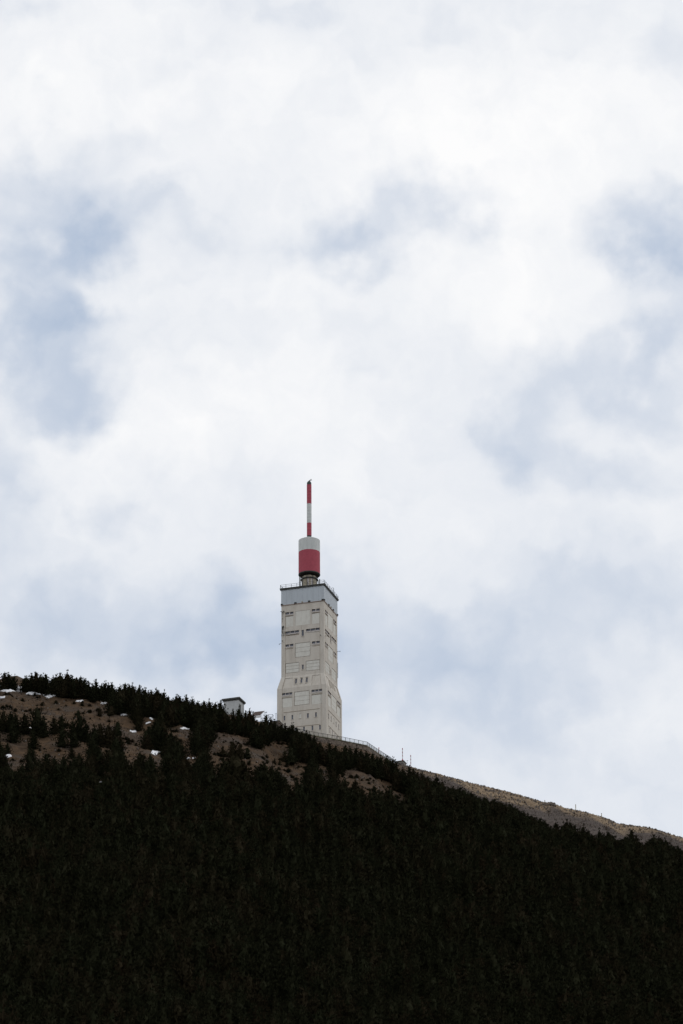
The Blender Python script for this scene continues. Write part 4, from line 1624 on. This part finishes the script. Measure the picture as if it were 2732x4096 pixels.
    (990, 2985, 52, 11, 'low spreading bush across the long brown clearing'),
    (1098, 3031, 30, 5, 'tiny pine alone in the long brown clearing'),
    (1119, 3037, 24, 10, 'tiny round bush right of the tiny pine in the long clearing'),
    (938, 3003, 190, 3, 'big cone-shaped pine in front of the long brown clearing'),
    (903, 3030, 160, 3, 'pine merged with the left side of the big cone-shaped pine'),
    (972, 3034, 150, 6, 'pine merged with the right side of the big cone-shaped pine'),
    (1060, 3046, 160, 3, 'second cone-shaped pine before the long clearing'),
    (1034, 3066, 130, 4, 'pine left of the second cone-shaped pine before the long clearing'),
    (1090, 3068, 130, 0, 'pine right of the second cone-shaped pine before the long clearing'),
    (1115, 3078, 90, 2, 'pointed pine at the lower edge of the long clearing'),
    (1140, 3098, 80, 6, 'bushy pine near the lower tip of the long clearing'),
    (1188, 3110, 70, 4, 'small pine at the lowest corner of the long clearing'),
    (1165, 2985, 76, 10, 'bush at the upper right end of the long clearing'),
    (1140, 3000, 50, 10, 'low bush under the upper right end of the long clearing'),
    (1264, 3060, 104, 3, 'broad pine left of the slanting clearing'),
    (1282, 3078, 100, 1, 'pine before the small clearing below the tower'),
    (1335, 3074, 96, 6, 'bushy pine between the two clearings below the tower'),
    (1380, 3108, 100, 4, 'pine at the left end of the slanting clearing'),
    (1422, 3110, 122, 8, 'narrow spire pine standing clear before the slanting clearing'),
    (1448, 3150, 84, 2, 'small pine right of the narrow spire pine'),
    (1498, 3133, 108, 2, 'pointed pine before the middle of the slanting clearing'),
    (1482, 3156, 90, 3, 'pine left of the pointed one in the slanting clearing'),
    (1525, 3158, 94, 0, 'pine right of the pointed one in the slanting clearing'),
    (1550, 3150, 98, 6, 'wide pine at the right end of the slanting clearing'),
    (1590, 3190, 84, 4, 'pine before the last small clearing'),
    (1612, 3194, 80, 2, 'pointed pine before the last small clearing on the right'),
]
G_HERO = 'single pines and bushes that stand out on the mountain'
crown_objs = {}
placed = []
for px, ty, hp_, ci, lab in HERO:
    cm = ALLC[ci]
    res = tree_at(px, ty, hp_, cm, lab, G_HERO, (.85 if 890 < px < 1120 and ty < 2920 else (1.35 if ty > 2960 and px < 1130 and ci < 8 and hp_ > 80 else (.95 if ty > 3040 and px < 1700 else 1.12))), 'pine_bush' if ci >= 10 else 'pine_tree', 'bush' if ci >= 10 else 'tree')
    if res:
        o, c = res
        crown_objs.setdefault(ci, c)
        placed.append((o.location.x, o.location.y, c.scale.x * .25))

# upper limit of the tree tops (skyline and right treeline)
TOPS = [(-200, 2680), (0, 2700), (60, 2712), (76, 2722), (92, 2722), (110, 2705), (150, 2700), (200, 2712), (240, 2705), (330, 2716), (362, 2746), (383, 2738), (400, 2746), (450, 2742),
        (470, 2756), (500, 2742), (560, 2757), (590, 2768), (640, 2770), (683, 2795), (705, 2790), (760, 2800), (800, 2812), (850, 2814), (890, 2826), (915, 2872), (940, 2872),
        (975, 2868), (1000, 2880), (1040, 2896), (1070, 2884), (1105, 2904), (1150, 2912), (1200, 2925), (1230, 2945), (1260, 2968), (1300, 2990), (1370, 2998), (1420, 3010), (1460, 3018), (1500, 3030), (1540, 3040), (1600, 3075),
        (1650, 3086), (1690, 3100), (1740, 3122), (1790, 3140), (1840, 3150), (1900, 3178), (1975, 3194), (2040, 3214), (2070, 3232), (2110, 3248), (2150, 3267), (2180, 3280), (2200, 3304), (2225, 3304),
        (2245, 3306), (2270, 3288), (2300, 3304), (2335, 3316), (2365, 3334), (2385, 3342), (2440, 3330), (2475, 3354), (2530, 3344), (2575, 3374), (2620, 3344), (2655, 3358), (2700, 3384), (2732, 3390), (2900, 3442)]
TX, TY = zip(*TOPS)
pool = []
yy = 705.0
while yy < 1092:
    step = 2.35 if yy > 985 else 2.9
    for xx in np.arange(-92, 100, step):
        x = xx + rng.uniform(-.9, .9)
        y = yy + rng.uniform(-.9, .9)
        yc = float(np.interp(x, _cx, _cy))
        if y > yc - 1.2:
            continue
        if abs(x) > y * .092:
            continue
        z = hill1(x, y)
        px, fy = project((x, y, z))
        if fy > 4330:
            continue
        h = rng.uniform(4.6, 7.4)
        h *= 1 + .4 * float(smoothstep(3080, 3350, fy))
        if rng.random() < .12:
            h *= .65
        _, ty = project((x, y, z + h))
        lim = float(np.interp(px, TX, TY)) + rng.uniform(0, 9)
        if ty < lim:
            h *= (fy - lim) / max(1, fy - ty)
            ty = lim
        if h < 2.0:
            continue
        hp_ = fy - ty
        w = hp_ * .3
        bad = False
        for fx, f in ((0, 0), (0, .1), (0, .2), (0, .3), (0, .42), (0, .52), (0, .62), (0, .72), (0, .9), (-.6, .12), (.6, .12), (-.55, .32), (.55, .32), (-.4, .55), (.4, .55), (0, .8)):
            if cleared(px + fx * w + rng.normal(0, 2), fy - f * hp_ + rng.normal(0, 2)):
                bad = True
                break
        if bad:
            continue
        if any((x - a) ** 2 + (y - c) ** 2 < r * r for a, c, r in placed):
            continue
        pool.append((x, y, z, h, px, fy, ty))
    yy += step
print('pool', len(pool))

# the pines that can still be told apart: along the crest and round the clearings
def visibility(t):
    x, y, z, h, px, fy, ty = t
    lim = float(np.interp(px, TX, TY))
    s_ = ty - lim
    near = 0
    for dx, dy in ((0, -12), (0, -22), (-16, -8), (16, -8)):
        if cleared(px + dx, ty + dy):
            near += 1
    return s_ - near * 500


pool.sort(key=visibility)
N_SINGLE = max(0, 296 - len(HERO))
single = [t for t in pool if 4 < t[4] < 2728][:N_SINGLE]
ids = {id(t) for t in single}
mass = [t for t in pool if id(t) not in ids]


def zone(px, ty):
    if px < 560 and ty < 2790:
        return 'plain dark pine in the crest row behind the left brown slope', 'filler pines of the left crest row'
    if px < 620 and ty < 3000:
        return 'plain dark pine round the edge of the left brown slope', 'filler pines round the left brown slope'
    if px < 900 and ty < 2880:
        return 'plain dark pine on the falling skyline left of the white block', 'filler pines left of the white block'
    if px < 1130 and ty < 2930:
        return 'plain dark pine between the white block and the tower', 'filler pines between white block and tower'
    if px < 1620 and ty < 3060:
        return 'plain dark pine just below the railing and wall of the tower', 'filler pines below the railing'
    if px < 1300:
        return 'plain dark pine bordering the long brown clearing below the tower', 'filler pines by the long clearing'
    if px < 1720:
        return 'plain dark pine bordering the slanting clearing below the railing', 'filler pines by the slanting clearing'
    return 'plain dark pine on the treeline of the bare right shoulder', 'filler pines of the right treeline'


used_pairs = set()


def own_label(px, ty, size):
    """name a plain pine by the nearest pine that stands out"""
    near = sorted(HERO, key=lambda q: math.hypot(q[0] - px, q[1] - ty))[:16]
    for q in near:
        dx, dy = px - q[0], ty - q[1]
        if math.hypot(dx, dy) > 170:
            break
        if abs(dx) > abs(dy) * 1.8:
            w = 'right of' if dx > 0 else 'left of'
        elif abs(dy) > abs(dx) * 1.8:
            w = 'below' if dy > 0 else 'above'
        else:
            w = ('below ' if dy > 0 else 'above ') + ('right of' if dx > 0 else 'left of')
        core = q[4].split(',')[0]
        size_w = 'small' if size < 62 else ('large' if size > 96 else 'plain')
        lab = f'{size_w} pine {w} the {core}'
        if len(lab.split()) <= 16 and (w, q[4]) not in used_pairs:
            used_pairs.add((w, q[4]))
            return lab
    return None


for x, y, z, h, px, fy, ty in single:
    ci = random.randrange(8)
    lab, grp = zone(px, ty)
    lab = own_label(px, ty, fy - ty) or lab
    o, c = plant(x, y, z, h, CROWNS[ci], lab, grp, wscale=random.uniform(1.0, 1.3))
    crown_objs.setdefault(ci, c)


def forest_mass(items, name='pine_forest', label='dense dark pine forest covering the lower mountain side', flat=1.0):
    me = D.meshes.new(name)
    me.vertices.add(len(items))
    co = np.array([(t[0], t[1], t[2] - .2) for t in items], np.float32)
    me.vertices.foreach_set('co', co.reshape(-1))
    hs = np.array([t[3] for t in items], np.float32)
    ws = (hs * flat * rng.uniform(1.0, 1.3, len(items))).astype(np.float32)
    a = me.attributes.new('tree_scale', 'FLOAT_VECTOR', 'POINT')
    a.data.foreach_set('vector', np.stack([ws, ws, hs], -1).reshape(-1).astype(np.float32))
    a = me.attributes.new('tree_turn', 'FLOAT', 'POINT')
    a.data.foreach_set('value', rng.uniform(0, 6.28, len(items)).astype(np.float32))
    a = me.attributes.new('tree_kind', 'INT', 'POINT')
    a.data.foreach_set('value', rng.integers(0, 8, len(items)).astype(np.int32))
    o = link(name, me)
    ng = D.node_groups.new('scatter_pines', 'GeometryNodeTree')
    ng.interface.new_socket('Geometry', in_out='INPUT', socket_type='NodeSocketGeometry')
    ng.interface.new_socket('Geometry', in_out='OUTPUT', socket_type='NodeSocketGeometry')
    gn, gl = ng.nodes, ng.links
    gi, go = gn.new('NodeGroupInput'), gn.new('NodeGroupOutput')
    g2i = gn.new('GeometryNodeGeometryToInstance')
    for k in sorted([c for c in crown_objs if c < 8], reverse=True):
        oi = gn.new('GeometryNodeObjectInfo')
        oi.transform_space = 'ORIGINAL'
        oi.inputs['Object'].default_value = crown_objs[k]
        oi.inputs['As Instance'].default_value = True
        gl.new(oi.outputs['Geometry'], g2i.inputs[0])
    # one instance list, picked by index
    join = gn.new('GeometryNodeJoinGeometry')
    for lk in list(g2i.inputs[0].links):
        src = lk.from_socket
        gl.remove(lk)
        gl.new(src, join.inputs[0])
    gn.remove(g2i)
    iop = gn.new('GeometryNodeInstanceOnPoints')
    iop.inputs['Pick Instance'].default_value = True

    def attr(name, typ):
        n = gn.new('GeometryNodeInputNamedAttribute')
        n.data_type = typ
        n.inputs['Name'].default_value = name
        return n.outputs['Attribute']
    gl.new(gi.outputs[0], iop.inputs['Points'])
    gl.new(join.outputs[0], iop.inputs['Instance'])
    gl.new(attr('tree_kind', 'INT'), iop.inputs['Instance Index'])
    cx_ = gn.new('ShaderNodeCombineXYZ')
    gl.new(attr('tree_turn', 'FLOAT'), cx_.inputs['Z'])
    gl.new(cx_.outputs[0], iop.inputs['Rotation'])
    gl.new(attr('tree_scale', 'FLOAT_VECTOR'), iop.inputs['Scale'])
    gl.new(iop.outputs[0], go.inputs[0])
    md = o.modifiers.new('pines', 'NODES')
    md.node_group = ng
    return tag(o, label, 'forest' if flat == 1.0 else 'scrub', kind='stuff')


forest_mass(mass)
scrub = []
for _ in range(30000):
    x = rng.uniform(-96, 60)
    t = rng.uniform(4, 130)
    y = float(np.interp(x, _cx, _cy)) - t
    if mnoise.noise(Vector((x * .22, y * .22, 9))) < .05 - .2 * rng.random():
        continue
    z = hill1(x, y)
    px, fy = project((x, y, z))
    if 0 < px < 2732 and cleared(px, fy) and rng.random() < .24:
        scrub.append((x, y, z + .1, rng.uniform(.25, 1.0) ** 1.6 * 1.15, px, fy, fy))
print('scrub', len(scrub))
forest_mass(scrub, 'low_scrub', 'low dark heather and juniper scrub over the brown clearings', 1.9)
print('heroes', len(HERO), 'single', len(single), 'mass', len(mass), 'crown tris', [len(m_.polygons) for m_ in ALLC])
